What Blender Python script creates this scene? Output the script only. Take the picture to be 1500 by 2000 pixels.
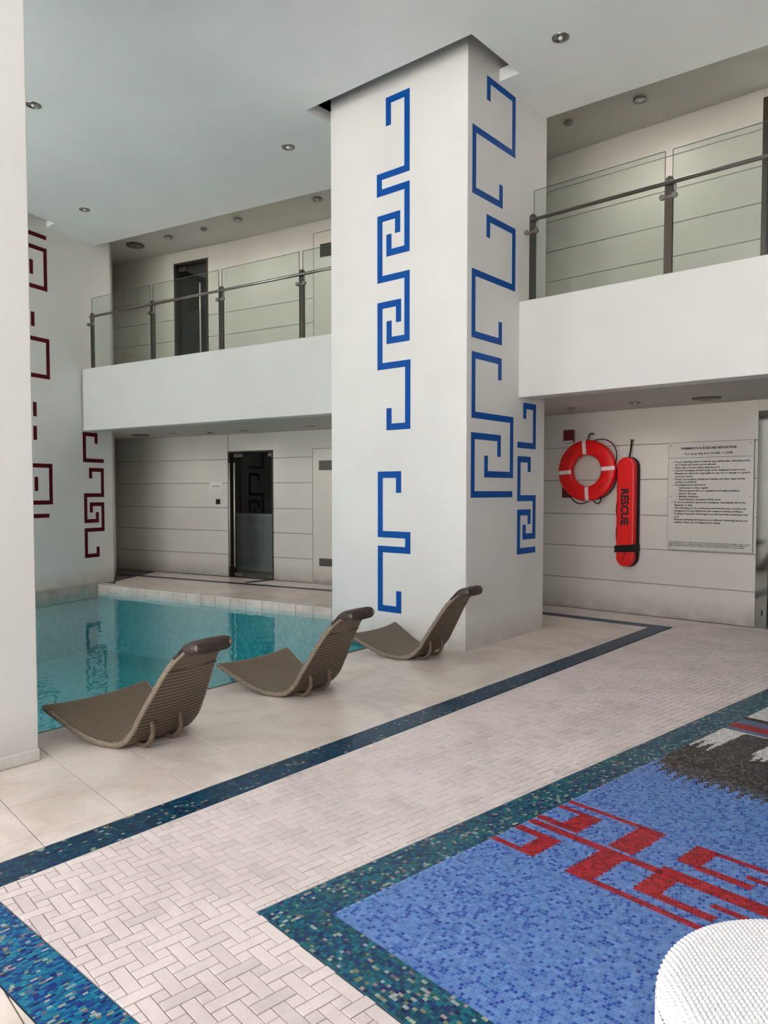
import bpy, bmesh, math, random
import numpy as np
from mathutils import Vector, Matrix

for o in list(bpy.data.objects):
    bpy.data.objects.remove(o, do_unlink=True)
R = random.Random(7)
NR = np.random.RandomState(5)
SC = bpy.context.scene
C = SC.collection

# ---------------------------------------------------------------- camera
FPX, CAMH, CY, YAW = 1466.0, 1.5, 1022.0, math.radians(41.35)
PITCH = math.atan((CY - 960) / FPX)
cam = bpy.data.cameras.new('camera'); cam.sensor_fit = 'VERTICAL'; cam.sensor_height = 36
cam.sensor_width = 27; cam.lens = FPX / 2000 * 36; cam.shift_y = (CY - 1000) / 2000.0
cam.clip_start = 0.05
camo = bpy.data.objects.new('camera', cam); C.objects.link(camo)
camo.location = (0, 0, CAMH); camo.rotation_euler = (math.pi / 2 - PITCH, 0, YAW)
SC.camera = camo

# ---------------------------------------------------------------- world, exposure
SC.view_settings.view_transform = 'Standard'
SC.view_settings.look = 'None'
SC.view_settings.gamma = 1.0
SC.view_settings.use_curve_mapping = False
SC.view_settings.exposure = 0.80
W = bpy.data.worlds.new('overcast_sky'); SC.world = W; W.use_nodes = True
wb = W.node_tree.nodes['Background']
wb.inputs['Color'].default_value = (0.965, 0.955, 0.99, 1); wb.inputs['Strength'].default_value = 2.6
bounce_sun = bpy.data.lights.new('bounce_sun', 'SUN'); bounce_sun.energy = 20; bounce_sun.angle = .02; bounce_sun.color = (1, .965, .965)   # added behind the building; hits only the terrace, whose bounce brightens the ceiling
so = bpy.data.objects.new('bounce_sun', bounce_sun); C.objects.link(so); so.rotation_euler = (math.radians(-24), 0, math.radians(8))

WY = -2.6                                # the glazed wall behind the camera
def portal(name, x0, x1, z0, z1, y):
    l = bpy.data.lights.new(name, 'AREA'); l.shape = 'RECTANGLE'
    l.size = x1 - x0; l.size_y = z1 - z0; l.cycles.is_portal = True
    o = bpy.data.objects.new(name, l); C.objects.link(o)
    o.location = ((x0 + x1) / 2, y, (z0 + z1) / 2); o.rotation_euler = (math.radians(90), 0, 0)
WIN = [(-9.0, -6.4), (-5.9, -3.2), (-2.9, -0.2), (0.1, 2.8)]
for i, (a, b) in enumerate(WIN):
    portal('daylight_portal', a, b, 0.15, 5.3, WY)

# ---------------------------------------------------------------- calibration helpers (photo pixel -> place in the room)
cP, sP, cY, sY = math.cos(PITCH), math.sin(PITCH), math.cos(YAW), math.sin(YAW)
def ray(px, py):
    x = (px - 750) / FPX; y = -(py - CY) / FPX
    gx, gy, gz = x, cP + y * sP, -sP + y * cP
    return (gx * cY - gy * sY, gx * sY + gy * cY, gz)
def P(px, py, z=0.0):
    d = ray(px, py); t = (z - CAMH) / d[2]
    return (d[0] * t, d[1] * t)
def PLs(px, py, A, B):
    """(distance along wall from A, height) of a pixel on the vertical plane A-B"""
    d = ray(px, py); L = math.hypot(B[0] - A[0], B[1] - A[1])
    u = ((B[0] - A[0]) / L, (B[1] - A[1]) / L); n = (-u[1], u[0])
    t = (A[0] * n[0] + A[1] * n[1]) / (d[0] * n[0] + d[1] * n[1])
    return ((d[0] * t - A[0]) * u[0] + (d[1] * t - A[1]) * u[1], CAMH + d[2] * t)
def proj(X, Y, Z):
    gx = X * cY + Y * sY; gy = -X * sY + Y * cY
    Z = Z - CAMH; d = gy * cP - Z * sP; u = gy * sP + Z * cP
    return 750 + FPX * gx / d, CY - FPX * u / d, d

# ---------------------------------------------------------------- materials
def srgb(r, g, b):
    f = lambda c: (c / 255) / 12.92 if c <= 10 else (((c / 255) + .055) / 1.055) ** 2.4
    return (f(r), f(g), f(b), 1)
def new_mat(name, col=(.8, .8, .8, 1), rough=.5, metal=0.0, spec=.5, coat=0.0):
    m = bpy.data.materials.new(name); m.use_nodes = True
    b = m.node_tree.nodes['Principled BSDF']
    b.inputs['Base Color'].default_value = col; b.inputs['Roughness'].default_value = rough
    b.inputs['Metallic'].default_value = metal; b.inputs['Specular IOR Level'].default_value = spec
    b.inputs['Coat Weight'].default_value = coat
    return m
def N(m, t, **k):
    n = m.node_tree.nodes.new(t)
    for a, b in k.items():
        if a in n.inputs.keys() if hasattr(n.inputs, 'keys') else False: n.inputs[a].default_value = b
        else: setattr(n, a, b)
    return n
def LK(m, a, b): m.node_tree.links.new(a, b)
def bsdf(m): return m.node_tree.nodes['Principled BSDF']
def ramp(m, stops):
    r = N(m, 'ShaderNodeValToRGB'); e = r.color_ramp.elements
    while len(e) < len(stops): e.new(.5)
    for q, (p, c) in zip(e, stops): q.position = p; q.color = c
    return r
def noisy(name, c1, c2, scale=3.0, rough=.5, detail=6, bump=0.0, bscale=60, spec=.5, stretch=(1, 1, 1), lo=.35, hi=.65, coat=0):
    m = new_mat(name, c1, rough, spec=spec, coat=coat)
    g = N(m, 'ShaderNodeNewGeometry'); mp = N(m, 'ShaderNodeMapping'); mp.inputs['Scale'].default_value = stretch
    LK(m, g.outputs['Position'], mp.inputs['Vector'])
    n = N(m, 'ShaderNodeTexNoise'); n.inputs['Scale'].default_value = scale; n.inputs['Detail'].default_value = detail
    LK(m, mp.outputs[0], n.inputs['Vector'])
    r = ramp(m, [(lo, c1), (hi, c2)]); LK(m, n.outputs['Fac'], r.inputs[0]); LK(m, r.outputs[0], bsdf(m).inputs['Base Color'])
    if bump:
        n2 = N(m, 'ShaderNodeTexNoise'); n2.inputs['Scale'].default_value = bscale; n2.inputs['Detail'].default_value = 4
        LK(m, g.outputs['Position'], n2.inputs['Vector'])
        b = N(m, 'ShaderNodeBump'); b.inputs['Strength'].default_value = bump; b.inputs['Distance'].default_value = .004
        LK(m, n2.outputs['Fac'], b.inputs['Height']); LK(m, b.outputs[0], bsdf(m).inputs['Normal'])
    return m
def wall_paint(name, base, dirt, rough=.6, bump=.25):
    """painted plaster: faint mottling, and a scuffed dirty strip low on the wall"""
    m = new_mat(name, base, rough, spec=.3)
    g = N(m, 'ShaderNodeNewGeometry'); n = N(m, 'ShaderNodeTexNoise'); n.inputs['Scale'].default_value = 1.7; n.inputs['Detail'].default_value = 7
    LK(m, g.outputs['Position'], n.inputs['Vector'])
    r = ramp(m, [(.35, base), (.75, tuple(c * .95 for c in base[:3]) + (1,))]); LK(m, n.outputs['Fac'], r.inputs[0])
    s = N(m, 'ShaderNodeSeparateXYZ'); LK(m, g.outputs['Position'], s.inputs[0])
    n2 = N(m, 'ShaderNodeTexNoise'); n2.inputs['Scale'].default_value = 6; n2.inputs['Detail'].default_value = 8
    LK(m, g.outputs['Position'], n2.inputs['Vector'])
    mr = N(m, 'ShaderNodeMapRange'); mr.inputs['From Min'].default_value = .28; mr.inputs['From Max'].default_value = -.02
    LK(m, s.outputs['Z'], mr.inputs['Value'])
    mu = N(m, 'ShaderNodeMath', operation='MULTIPLY'); LK(m, mr.outputs[0], mu.inputs[0]); LK(m, n2.outputs['Fac'], mu.inputs[1])
    mx = N(m, 'ShaderNodeMix', data_type='RGBA'); LK(m, mu.outputs[0], mx.inputs['Factor']); LK(m, r.outputs[0], mx.inputs['A'])
    mx.inputs['B'].default_value = dirt; LK(m, mx.outputs['Result'], bsdf(m).inputs['Base Color'])
    n3 = N(m, 'ShaderNodeTexNoise'); n3.inputs['Scale'].default_value = 35; n3.inputs['Detail'].default_value = 5
    LK(m, g.outputs['Position'], n3.inputs['Vector'])
    b = N(m, 'ShaderNodeBump'); b.inputs['Strength'].default_value = bump; b.inputs['Distance'].default_value = .004
    LK(m, n3.outputs['Fac'], b.inputs['Height']); LK(m, b.outputs[0], bsdf(m).inputs['Normal'])
    return m

M = {}
M['pillar'] = wall_paint('white_plaster', srgb(229, 228, 224), srgb(170, 160, 145))
M['wall'] = wall_paint('white_wall_panel_paint', srgb(216, 212, 203), srgb(120, 112, 98), rough=.32, bump=.04)
M['fascia'] = wall_paint('white_fascia_paint', srgb(216, 216, 212), srgb(196, 192, 184), rough=.4, bump=.06)
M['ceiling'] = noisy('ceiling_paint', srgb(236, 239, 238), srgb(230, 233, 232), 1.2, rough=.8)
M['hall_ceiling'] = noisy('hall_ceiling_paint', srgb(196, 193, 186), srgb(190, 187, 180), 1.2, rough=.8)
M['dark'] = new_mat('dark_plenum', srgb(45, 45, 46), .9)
M['groove'] = new_mat('panel_groove', srgb(165, 160, 150), .8)
M['blue'] = noisy('blue_wall_paint', srgb(4, 82, 166), srgb(3, 76, 158), 4, rough=.5, spec=.15)
M['red_paint'] = noisy('maroon_wall_paint', srgb(88, 4, 16), srgb(78, 4, 14), 4, rough=.5, spec=.15)
M['grout'] = new_mat('pale_grout', srgb(98, 88, 80), .9)
M['steel'] = new_mat('brushed_steel', srgb(150, 145, 138), .28, 1.0)
M['steel_dark'] = new_mat('tarnished_steel', srgb(95, 88, 80), .35, .9)
M['handle_steel'] = new_mat('satin_steel', srgb(205, 200, 192), .4, .6)
M['mirror_steel'] = new_mat('polished_steel', srgb(160, 162, 156), .06, 1.0)
M['black'] = new_mat('black_plastic', srgb(14, 14, 16), .5)
M['webbing'] = new_mat('black_webbing', srgb(12, 12, 15), .85)
M['red_vinyl'] = noisy('red_foam_vinyl', srgb(236, 12, 8), srgb(222, 8, 8), 6, rough=.42)
M['reflective'] = new_mat('reflective_tape', srgb(232, 222, 216), .35)
M['ink'] = new_mat('black_print', srgb(22, 20, 20), .6)
M['ink_grey'] = new_mat('grey_print', srgb(110, 110, 106), .6)
M['darkred'] = new_mat('dark_red_enamel', srgb(95, 8, 20), .4)
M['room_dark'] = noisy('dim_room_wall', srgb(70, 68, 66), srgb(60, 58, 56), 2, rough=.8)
M['navy'] = new_mat('navy_panel', srgb(24, 40, 54), .6)
M['counter'] = new_mat('white_counter_laminate', srgb(190, 190, 186), .5)
M['white_trim'] = new_mat('white_edge_strip', srgb(226, 222, 214), .5)
M['smoked'] = new_mat('dim_glass_backing', srgb(62, 68, 68), .3)
M['emis'] = new_mat('lamp_bulb_glass', srgb(235, 232, 225), .15)

# stone bricks / tiles : per-object tone
def stone(name, c1, c2, rough, spread, use_attr=False, veins=.5):
    m = new_mat(name, c1, rough)
    g = N(m, 'ShaderNodeNewGeometry'); n = N(m, 'ShaderNodeTexNoise'); n.inputs['Scale'].default_value = 2.2; n.inputs['Detail'].default_value = 9
    n.inputs['Roughness'].default_value = .62; n.inputs['Distortion'].default_value = .6
    LK(m, g.outputs['Position'], n.inputs['Vector'])
    r = ramp(m, [(.36, c2), (.56, c1)]); LK(m, n.outputs['Fac'], r.inputs[0])
    nb = N(m, 'ShaderNodeTexNoise'); nb.inputs['Scale'].default_value = 38; nb.inputs['Detail'].default_value = 5
    LK(m, g.outputs['Position'], nb.inputs['Vector'])
    r2 = ramp(m, [(.3, (.94, .94, .94, 1)), (.62, (1, 1, 1, 1))]); LK(m, nb.outputs['Fac'], r2.inputs[0])
    mx = N(m, 'ShaderNodeMix', data_type='RGBA', blend_type='MULTIPLY'); mx.inputs['Factor'].default_value = 1
    LK(m, r.outputs[0], mx.inputs['A']); LK(m, r2.outputs[0], mx.inputs['B'])
    if use_attr:
        a = N(m, 'ShaderNodeAttribute'); a.attribute_name = 'Col'; src = a.outputs['Fac']
    else:
        a = N(m, 'ShaderNodeObjectInfo'); src = a.outputs['Random']
    r3 = ramp(m, [(0, (1 - spread, 1 - spread * 1.02, 1 - spread * 1.05, 1)), (.16, (1 - spread * .5,) * 3 + (1,)), (.3, (.985, .985, .985, 1)), (1, (1, 1, 1, 1))]); LK(m, src, r3.inputs[0])
    mx2 = N(m, 'ShaderNodeMix', data_type='RGBA', blend_type='MULTIPLY'); mx2.inputs['Factor'].default_value = 1
    LK(m, mx.outputs['Result'], mx2.inputs['A']); LK(m, r3.outputs[0], mx2.inputs['B'])
    LK(m, mx2.outputs['Result'], bsdf(m).inputs['Base Color'])
    rr = N(m, 'ShaderNodeMapRange'); rr.inputs['To Min'].default_value = rough - .07; rr.inputs['To Max'].default_value = rough + .1
    LK(m, n.outputs['Fac'], rr.inputs['Value']); LK(m, rr.outputs[0], bsdf(m).inputs['Roughness'])
    return m
M['brick'] = stone('limestone_brick', srgb(229, 216, 212), srgb(214, 201, 197), .46, .13)
M['brick_far'] = stone('limestone_brick_small', srgb(229, 216, 212), srgb(214, 201, 197), .46, .13, True)
M['deck'] = stone('honed_deck_stone', srgb(232, 220, 211), srgb(210, 196, 185), .30, .05)
M['deck_plain'] = stone('honed_border_stone', srgb(206, 196, 186), srgb(186, 176, 164), .4, .0)

# mosaic : colour attribute
def mosaic(name, rough=.33):
    m = new_mat(name, (1, 1, 1, 1), rough, spec=.3)
    a = N(m, 'ShaderNodeVertexColor'); a.layer_name = 'Col'
    LK(m, a.outputs['Color'], bsdf(m).inputs['Base Color'])
    return m
M['mosaic'] = mosaic('glass_mosaic')
M['grout_teal'] = new_mat('teal_grout', srgb(44, 100, 116), .9)
M['grout_blue'] = new_mat('pale_blue_grout', srgb(132, 166, 214), .9)

def glass(name, tint, refl=.9, rough=.0, ior=1.45, bump=None):
    m = bpy.data.materials.new(name); m.use_nodes = True; nt = m.node_tree; nt.nodes.clear()
    out = nt.nodes.new('ShaderNodeOutputMaterial'); mix = nt.nodes.new('ShaderNodeMixShader')
    t = nt.nodes.new('ShaderNodeBsdfTransparent'); t.inputs[0].default_value = tint
    g = nt.nodes.new('ShaderNodeBsdfGlossy'); g.inputs['Roughness'].default_value = rough; g.inputs['Color'].default_value = (refl, refl, refl, 1)
    f = nt.nodes.new('ShaderNodeFresnel'); f.inputs['IOR'].default_value = ior
    bk = nt.nodes.new('ShaderNodeNewGeometry'); iv = nt.nodes.new('ShaderNodeMath'); iv.operation = 'SUBTRACT'; iv.inputs[0].default_value = 1
    mu = nt.nodes.new('ShaderNodeMath'); mu.operation = 'MULTIPLY'; nt.links.new(bk.outputs['Backfacing'], iv.inputs[1])
    nt.links.new(f.outputs[0], mu.inputs[0]); nt.links.new(iv.outputs[0], mu.inputs[1])      # a pane reflects from its outer faces
    nt.links.new(mu.outputs[0], mix.inputs[0]); nt.links.new(t.outputs[0], mix.inputs[1]); nt.links.new(g.outputs[0], mix.inputs[2])
    nt.links.new(mix.outputs[0], out.inputs[0])
    if bump:
        geo = nt.nodes.new('ShaderNodeNewGeometry'); b = nt.nodes.new('ShaderNodeBump')
        b.inputs['Strength'].default_value = bump[0]; b.inputs['Distance'].default_value = bump[1]
        n = nt.nodes.new('ShaderNodeTexNoise'); n.inputs['Scale'].default_value = bump[2]; n.inputs['Detail'].default_value = 3
        nt.links.new(geo.outputs['Position'], n.inputs['Vector'])
        n2 = nt.nodes.new('ShaderNodeTexNoise'); n2.inputs['Scale'].default_value = bump[2] * 4; n2.inputs['Detail'].default_value = 2
        nt.links.new(geo.outputs['Position'], n2.inputs['Vector'])
        ad = nt.nodes.new('ShaderNodeMath'); ad.operation = 'MULTIPLY_ADD'; ad.inputs[1].default_value = .22
        nt.links.new(n2.outputs['Fac'], ad.inputs[0]); nt.links.new(n.outputs['Fac'], ad.inputs[2])
        nt.links.new(ad.outputs[0], b.inputs['Height'])
        nt.links.new(b.outputs[0], g.inputs['Normal']); nt.links.new(b.outputs[0], f.inputs['Normal'])
    return m
M['rail_glass'] = glass('green_edge_glass', (.90, .935, .915, 1), 1.0)
M['door_glass'] = glass('clear_door_glass', (.78, .82, .81, 1), 1.0)
M['board'] = new_mat('glossy_board', srgb(208, 205, 196), .16)
M['acrylic'] = glass('clear_acrylic', (.975, .975, .97, 1), 1.0, rough=.02)
M['water'] = glass('pool_water', (.70, .92, .95, 1), 1.0, 0.0, 1.42, bump=(.20, .03, 1.5))
# pool basin tiles
def pool_mat():
    m = new_mat('pool_tile', srgb(60, 150, 165), .5)
    g = N(m, 'ShaderNodeNewGeometry'); s = N(m, 'ShaderNodeMapping'); s.inputs['Scale'].default_value = (22, 22, 22)
    LK(m, g.outputs['Position'], s.inputs['Vector'])
    v = N(m, 'ShaderNodeTexWhiteNoise'); fl = N(m, 'ShaderNodeVectorMath', operation='FLOOR'); LK(m, s.outputs[0], fl.inputs[0]); LK(m, fl.outputs[0], v.inputs['Vector'])
    r = ramp(m, [(0, srgb(46, 156, 164)), (.5, srgb(74, 178, 182)), (1, srgb(132, 208, 204))]); LK(m, v.outputs['Value'], r.inputs[0])
    n = N(m, 'ShaderNodeTexNoise'); n.inputs['Scale'].default_value = .9; n.inputs['Detail'].default_value = 3; LK(m, g.outputs['Position'], n.inputs['Vector'])
    mx = N(m, 'ShaderNodeMix', data_type='RGBA'); LK(m, n.outputs['Fac'], mx.inputs['Factor']); LK(m, r.outputs[0], mx.inputs['A'])
    mx.inputs['B'].default_value = srgb(62, 166, 176); LK(m, mx.outputs['Result'], bsdf(m).inputs['Base Color'])
    return m
M['pool'] = pool_mat()
def wicker(name, c1, c2, sx, mixy=.35):
    m = new_mat(name, c1, .5, spec=.35)
    tc = N(m, 'ShaderNodeTexCoord')
    w1 = N(m, 'ShaderNodeTexWave', wave_type='BANDS', bands_direction='X'); w1.inputs['Scale'].default_value = .314 / sx
    w2 = N(m, 'ShaderNodeTexWave', wave_type='BANDS', bands_direction='Y'); w2.inputs['Scale'].default_value = .314 / .012
    for w in (w1, w2): LK(m, tc.outputs['UV'], w.inputs['Vector']); w.inputs['Distortion'].default_value = .3
    mu = N(m, 'ShaderNodeMix', data_type='FLOAT'); mu.inputs['Factor'].default_value = mixy
    LK(m, w1.outputs['Fac'], mu.inputs['A']); LK(m, w2.outputs['Fac'], mu.inputs['B'])
    r = ramp(m, [(.1, c2), (.7, c1)]); LK(m, mu.outputs['Result'], r.inputs[0]); LK(m, r.outputs[0], bsdf(m).inputs['Base Color'])
    b = N(m, 'ShaderNodeBump'); b.inputs['Strength'].default_value = .4; b.inputs['Distance'].default_value = .003
    LK(m, mu.outputs['Result'], b.inputs['Height']); LK(m, b.outputs[0], bsdf(m).inputs['Normal'])
    return m
M['wicker'] = wicker('brown_wicker', srgb(126, 110, 92), srgb(88, 75, 60), .0105, .25)
M['wicker_back'] = wicker('dark_brown_wicker', srgb(122, 108, 90), srgb(66, 54, 42), .026, .12)
M['wicker_edge'] = noisy('pale_wicker_edge', srgb(146, 134, 117), srgb(116, 103, 87), 120, rough=.5, bump=.5, bscale=220, lo=.4, hi=.6)
M['wicker_strut'] = noisy('tan_wicker_strut', srgb(122, 105, 86), srgb(94, 78, 62), 70, rough=.5, bump=.4, bscale=160)
M['cushion'] = noisy('dark_brown_leatherette', srgb(72, 60, 54), srgb(60, 50, 45), 20, rough=.45, bump=.15, bscale=200)
M['white_weave'] = new_mat('white_resin_weave', srgb(228, 227, 229), .4)

# ---------------------------------------------------------------- mesh helpers
def mesh_obj(name, verts, faces, mat, parent=None, smooth=False):
    me = bpy.data.meshes.new(name); me.from_pydata([tuple(v) for v in verts], [], faces); me.update()
    if mat: me.materials.append(mat)
    if smooth:
        for p in me.polygons: p.use_smooth = True
    o = bpy.data.objects.new(name, me); C.objects.link(o)
    if parent: o.parent = parent
    return o
class MB:
    def __init__(s): s.v = []; s.f = []
    def add(s, v, f):
        k = len(s.v); s.v += [tuple(q) for q in v]; s.f += [tuple(i + k for i in q) for q in f]; return s
    def box(s, x0, x1, y0, y1, z0, z1):
        return s.add([(x0, y0, z0), (x1, y0, z0), (x1, y1, z0), (x0, y1, z0), (x0, y0, z1), (x1, y0, z1), (x1, y1, z1), (x0, y1, z1)],
                     [(3, 2, 1, 0), (4, 5, 6, 7), (0, 1, 5, 4), (1, 2, 6, 5), (2, 3, 7, 6), (3, 0, 4, 7)])
    def prism(s, poly, z0, z1):
        a = sum(poly[i][0] * poly[(i + 1) % len(poly)][1] - poly[(i + 1) % len(poly)][0] * poly[i][1] for i in range(len(poly)))
        if a < 0: poly = poly[::-1]
        n = len(poly)
        return s.add([(x, y, z0) for x, y in poly] + [(x, y, z1) for x, y in poly],
                     [tuple(range(n))[::-1], tuple(range(n, 2 * n))] + [(i, (i + 1) % n, n + (i + 1) % n, n + i) for i in range(n)])
    def obox(s, A, B, t, z0, z1, s0=None, s1=None, off=0.0):
        """box along ground line A->B, thickness t to the left of the direction, starting at offset off"""
        L = math.hypot(B[0] - A[0], B[1] - A[1]); u = ((B[0] - A[0]) / L, (B[1] - A[1]) / L); n = (-u[1], u[0])
        s0 = 0 if s0 is None else s0; s1 = L if s1 is None else s1
        p = lambda a, b: (A[0] + u[0] * a + n[0] * b, A[1] + u[1] * a + n[1] * b)
        return s.prism([p(s0, off), p(s1, off), p(s1, off + t), p(s0, off + t)], z0, z1)
    def tube(s, pts, r, n=8, caps=True, flat=1.0):
        pts = [Vector(p) for p in pts]; rings = []
        rr = r if isinstance(r, (list, tuple)) else [r] * len(pts)
        up = Vector((0, 0, 1))
        for i, p in enumerate(pts):
            d = (pts[min(i + 1, len(pts) - 1)] - pts[max(i - 1, 0)]).normalized()
            a = d.cross(up)
            if a.length < .1: a = d.cross(Vector((0, 1, 0)))
            a.normalize(); b = a.cross(d).normalized()
            rings.append([p + (a * math.cos(t) + b * math.sin(t) * flat) * rr[i] for t in [2 * math.pi * k / n for k in range(n)]])
        v = [q for rg in rings for q in rg]; f = []
        for i in range(len(pts) - 1):
            for k in range(n):
                a, b = i * n + k, i * n + (k + 1) % n; f.append((a, b, b + n, a + n))
        if caps: f.append(tuple(range(n))[::-1]); f.append(tuple(range(len(v) - n, len(v))))
        return s.add(v, f)
    def lathe(s, prof, c, n=20, axis='Z'):
        v = []; f = []
        for (r, h) in prof:
            for k in range(n):
                t = 2 * math.pi * k / n
                if axis == 'Z': v.append((c[0] + r * math.cos(t), c[1] + r * math.sin(t), c[2] + h))
                else: v.append((c[0] + r * math.cos(t), c[1] + h, c[2] + r * math.sin(t)))
        for i in range(len(prof) - 1):
            for k in range(n):
                a, b = i * n + k, i * n + (k + 1) % n; f.append((a, b, b + n, a + n))
        return s.add(v, f)
    def build(s, name, mat, parent=None, smooth=False):
        return mesh_obj(name, s.v, s.f, mat, parent, smooth)
def fix(o):
    bm = bmesh.new(); bm.from_mesh(o.data); bmesh.ops.recalc_face_normals(bm, faces=bm.faces); bm.to_mesh(o.data); bm.free(); return o
def tag(o, label=None, cat=None, group=None, kind=None):
    if label: o['label'] = label
    if cat: o['category'] = cat
    if group: o['group'] = group
    if kind: o['kind'] = kind
    return o
def empty(name, loc=(0, 0, 0), rz=0):
    o = bpy.data.objects.new(name, None); C.objects.link(o); o.location = loc; o.rotation_euler = (0, 0, rz); o.empty_display_size = .1; return o
def bevel(o, w, seg=2, ang=.6):
    bm = bmesh.new(); bm.from_mesh(o.data)
    es = [e for e in bm.edges if len(e.link_faces) == 2 and e.calc_face_angle(0) > ang]
    bmesh.ops.bevel(bm, geom=es, offset=w, segments=seg, affect='EDGES', profile=.5); bm.to_mesh(o.data); bm.free(); return o
def copy_tree(o, parent=None):
    c = o.copy(); C.objects.link(c); c.parent = parent
    for ch in list(o.children): copy_tree(ch, c)
    return c
def clip(poly, a, b, c):
    """keep a*x+b*y<=c"""
    out = []
    for i in range(len(poly)):
        p, q = poly[i], poly[(i + 1) % len(poly)]
        dp, dq = a * p[0] + b * p[1] - c, a * q[0] + b * q[1] - c
        if dp <= 0: out.append(p)
        if dp * dq < 0:
            t = dp / (dp - dq); out.append((p[0] + (q[0] - p[0]) * t, p[1] + (q[1] - p[1]) * t))
    return out
def clip_convex(poly, reg):
    ar = sum(reg[i][0] * reg[(i + 1) % len(reg)][1] - reg[(i + 1) % len(reg)][0] * reg[i][1] for i in range(len(reg)))
    if ar < 0: reg = reg[::-1]
    for i in range(len(reg)):
        if len(poly) < 3: return []
        p, q = reg[i], reg[(i + 1) % len(reg)]; a, b = q[1] - p[1], -(q[0] - p[0])
        poly = clip(poly, a, b, a * p[0] + b * p[1])
    return poly
def area(p): return abs(sum(p[i][0] * p[(i + 1) % len(p)][1] - p[(i + 1) % len(p)][0] * p[i][1] for i in range(len(p)))) / 2

# ================================================================ THE SETTING
# plan of the pool edge, pillars and walls (metres; x along the back wall, y away along the pool)
PE = lambda y: -4.62 - .0654 * (y - 1)                     # near pool edge
FC = [(-11.492, 6.015), (-9.535, 6.33), (-6.859, 6.784)]   # far coping edge
LW0, LW1 = (-11.244, 4.946), (-11.675, 6.41)
lwx = lambda y: LW1[0] + (LW0[0] - LW1[0]) / (LW0[1] - LW1[1]) * (y - LW1[1])
POOL = [(PE(-2.5), -2.5), (PE(.3), .3), (-5.88, .28), (-5.92, 1.815), (PE(1.84), 1.845), (PE(5.72), 5.72), (-5.80, 5.70), (-5.82, 6.955), FC[2], FC[0], (lwx(-2.5), -2.5)]
PC = P(909, 1272); PLd = (-.99962, -.02756); PRd = (-.0253, .99968)
def vdir(vx):
    a = math.atan2(vx - 750, FPX); gx, gy = math.sin(a), math.cos(a)
    return (gx * cY - gy * sY, gx * sY + gy * cY)
PLd, PRd = vdir(-1000), vdir(1978)
PIL = [PC, (PC[0] + PLd[0] * 1.735, PC[1] + PLd[1] * 1.735), (PC[0] + PLd[0] * 1.735 + PRd[0] * 1.51, PC[1] + PLd[1] * 1.735 + PRd[1] * 1.51), (PC[0] + PRd[0] * 1.51, PC[1] + PRd[1] * 1.51)]
B1o = lambda y: -3.125 - .0178 * (y - 1.0)
B1i = lambda y: -2.935 - .0153 * (y - 1.085)

def holed(name, outer, hole, z, mat, thick=0.0, parent=None):
    bm = bmesh.new()
    es = []
    for loop in ([outer] + hole):
        vs = [bm.verts.new((x, y, z)) for x, y in loop]
        es += [bm.edges.new((vs[i], vs[(i + 1) % len(vs)])) for i in range(len(vs))]
    bmesh.ops.triangle_fill(bm, use_beauty=True, use_dissolve=False, edges=es)
    if thick:
        r = bmesh.ops.extrude_face_region(bm, geom=list(bm.faces))
        bmesh.ops.translate(bm, vec=(0, 0, thick), verts=[v for v in r['geom'] if isinstance(v, bmesh.types.BMVert)])
    bmesh.ops.recalc_face_normals(bm, faces=bm.faces)
    me = bpy.data.meshes.new(name); bm.to_mesh(me); bm.free(); me.materials.append(mat)
    o = bpy.data.objects.new(name, me); C.objects.link(o)
    if parent: o.parent = parent
    return o
floor = holed('floor', [(-14.5, -2.6), (7.5, -2.6), (7.5, 9.0), (-14.5, 9.0)], [POOL], -.13, M['grout'], .122)
tag(floor, kind='structure')

# pool basin
mb = MB(); n = len(POOL); mb.add([(x, y, -.01) for x, y in POOL] + [(x, y, -1.05) for x, y in POOL], [((i + 1) % n, i, n + i, n + (i + 1) % n) for i in range(n)] + [tuple(range(n, 2 * n))])
basin = fix(mb.build('pool_basin', M['pool'])); tag(basin, kind='structure')
basin['label'] = 'teal tiled basin of the indoor pool'
water = mesh_obj('pool_water', [(x, y, -.10) for x, y in POOL], [tuple(range(n))], M['water'])
assert water.data.polygons[0].normal.z > 0
tag(water, 'clear turquoise water filling the indoor pool', 'water', kind='stuff')

# coping blocks along the far edge
cop = empty('pool_coping', (FC[0][0], FC[0][1], 0)); tag(cop, 'pale stone coping with rounded blocks along the far edge of the pool', 'coping')
def coping(A, B, L, w, z0, z1, off):
    D = math.dist(A, B); k = max(1, round(D / L))
    for i in range(k):
        m = MB().obox(A, B, w, z0, z1, D * i / k + .002, D * (i + 1) / k - .002, off)
        m.v = [(x - FC[0][0], y - FC[0][1], z) for x, y, z in m.v]
        o = m.build('coping_block', M['deck'], cop); bevel(o, .012, 2)
coping(FC[0], FC[2], .3, .20, -.16, .004, -.02)
coping(FC[2], (-5.83, 6.958), .3, .20, -.16, .004, -.02)

# water line stone kerb under the left wall, and near edge kerb
kb = MB().obox((lwx(-2.5), -2.5), (lwx(6.0), 6.0), .12, -.2, .02, None, None, -.12)
kb = kb.build('trim_1', noisy('grey_kerb_stone', srgb(186, 178, 168), srgb(160, 152, 144), 5, rough=.6)); tag(kb, kind='structure')

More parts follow.
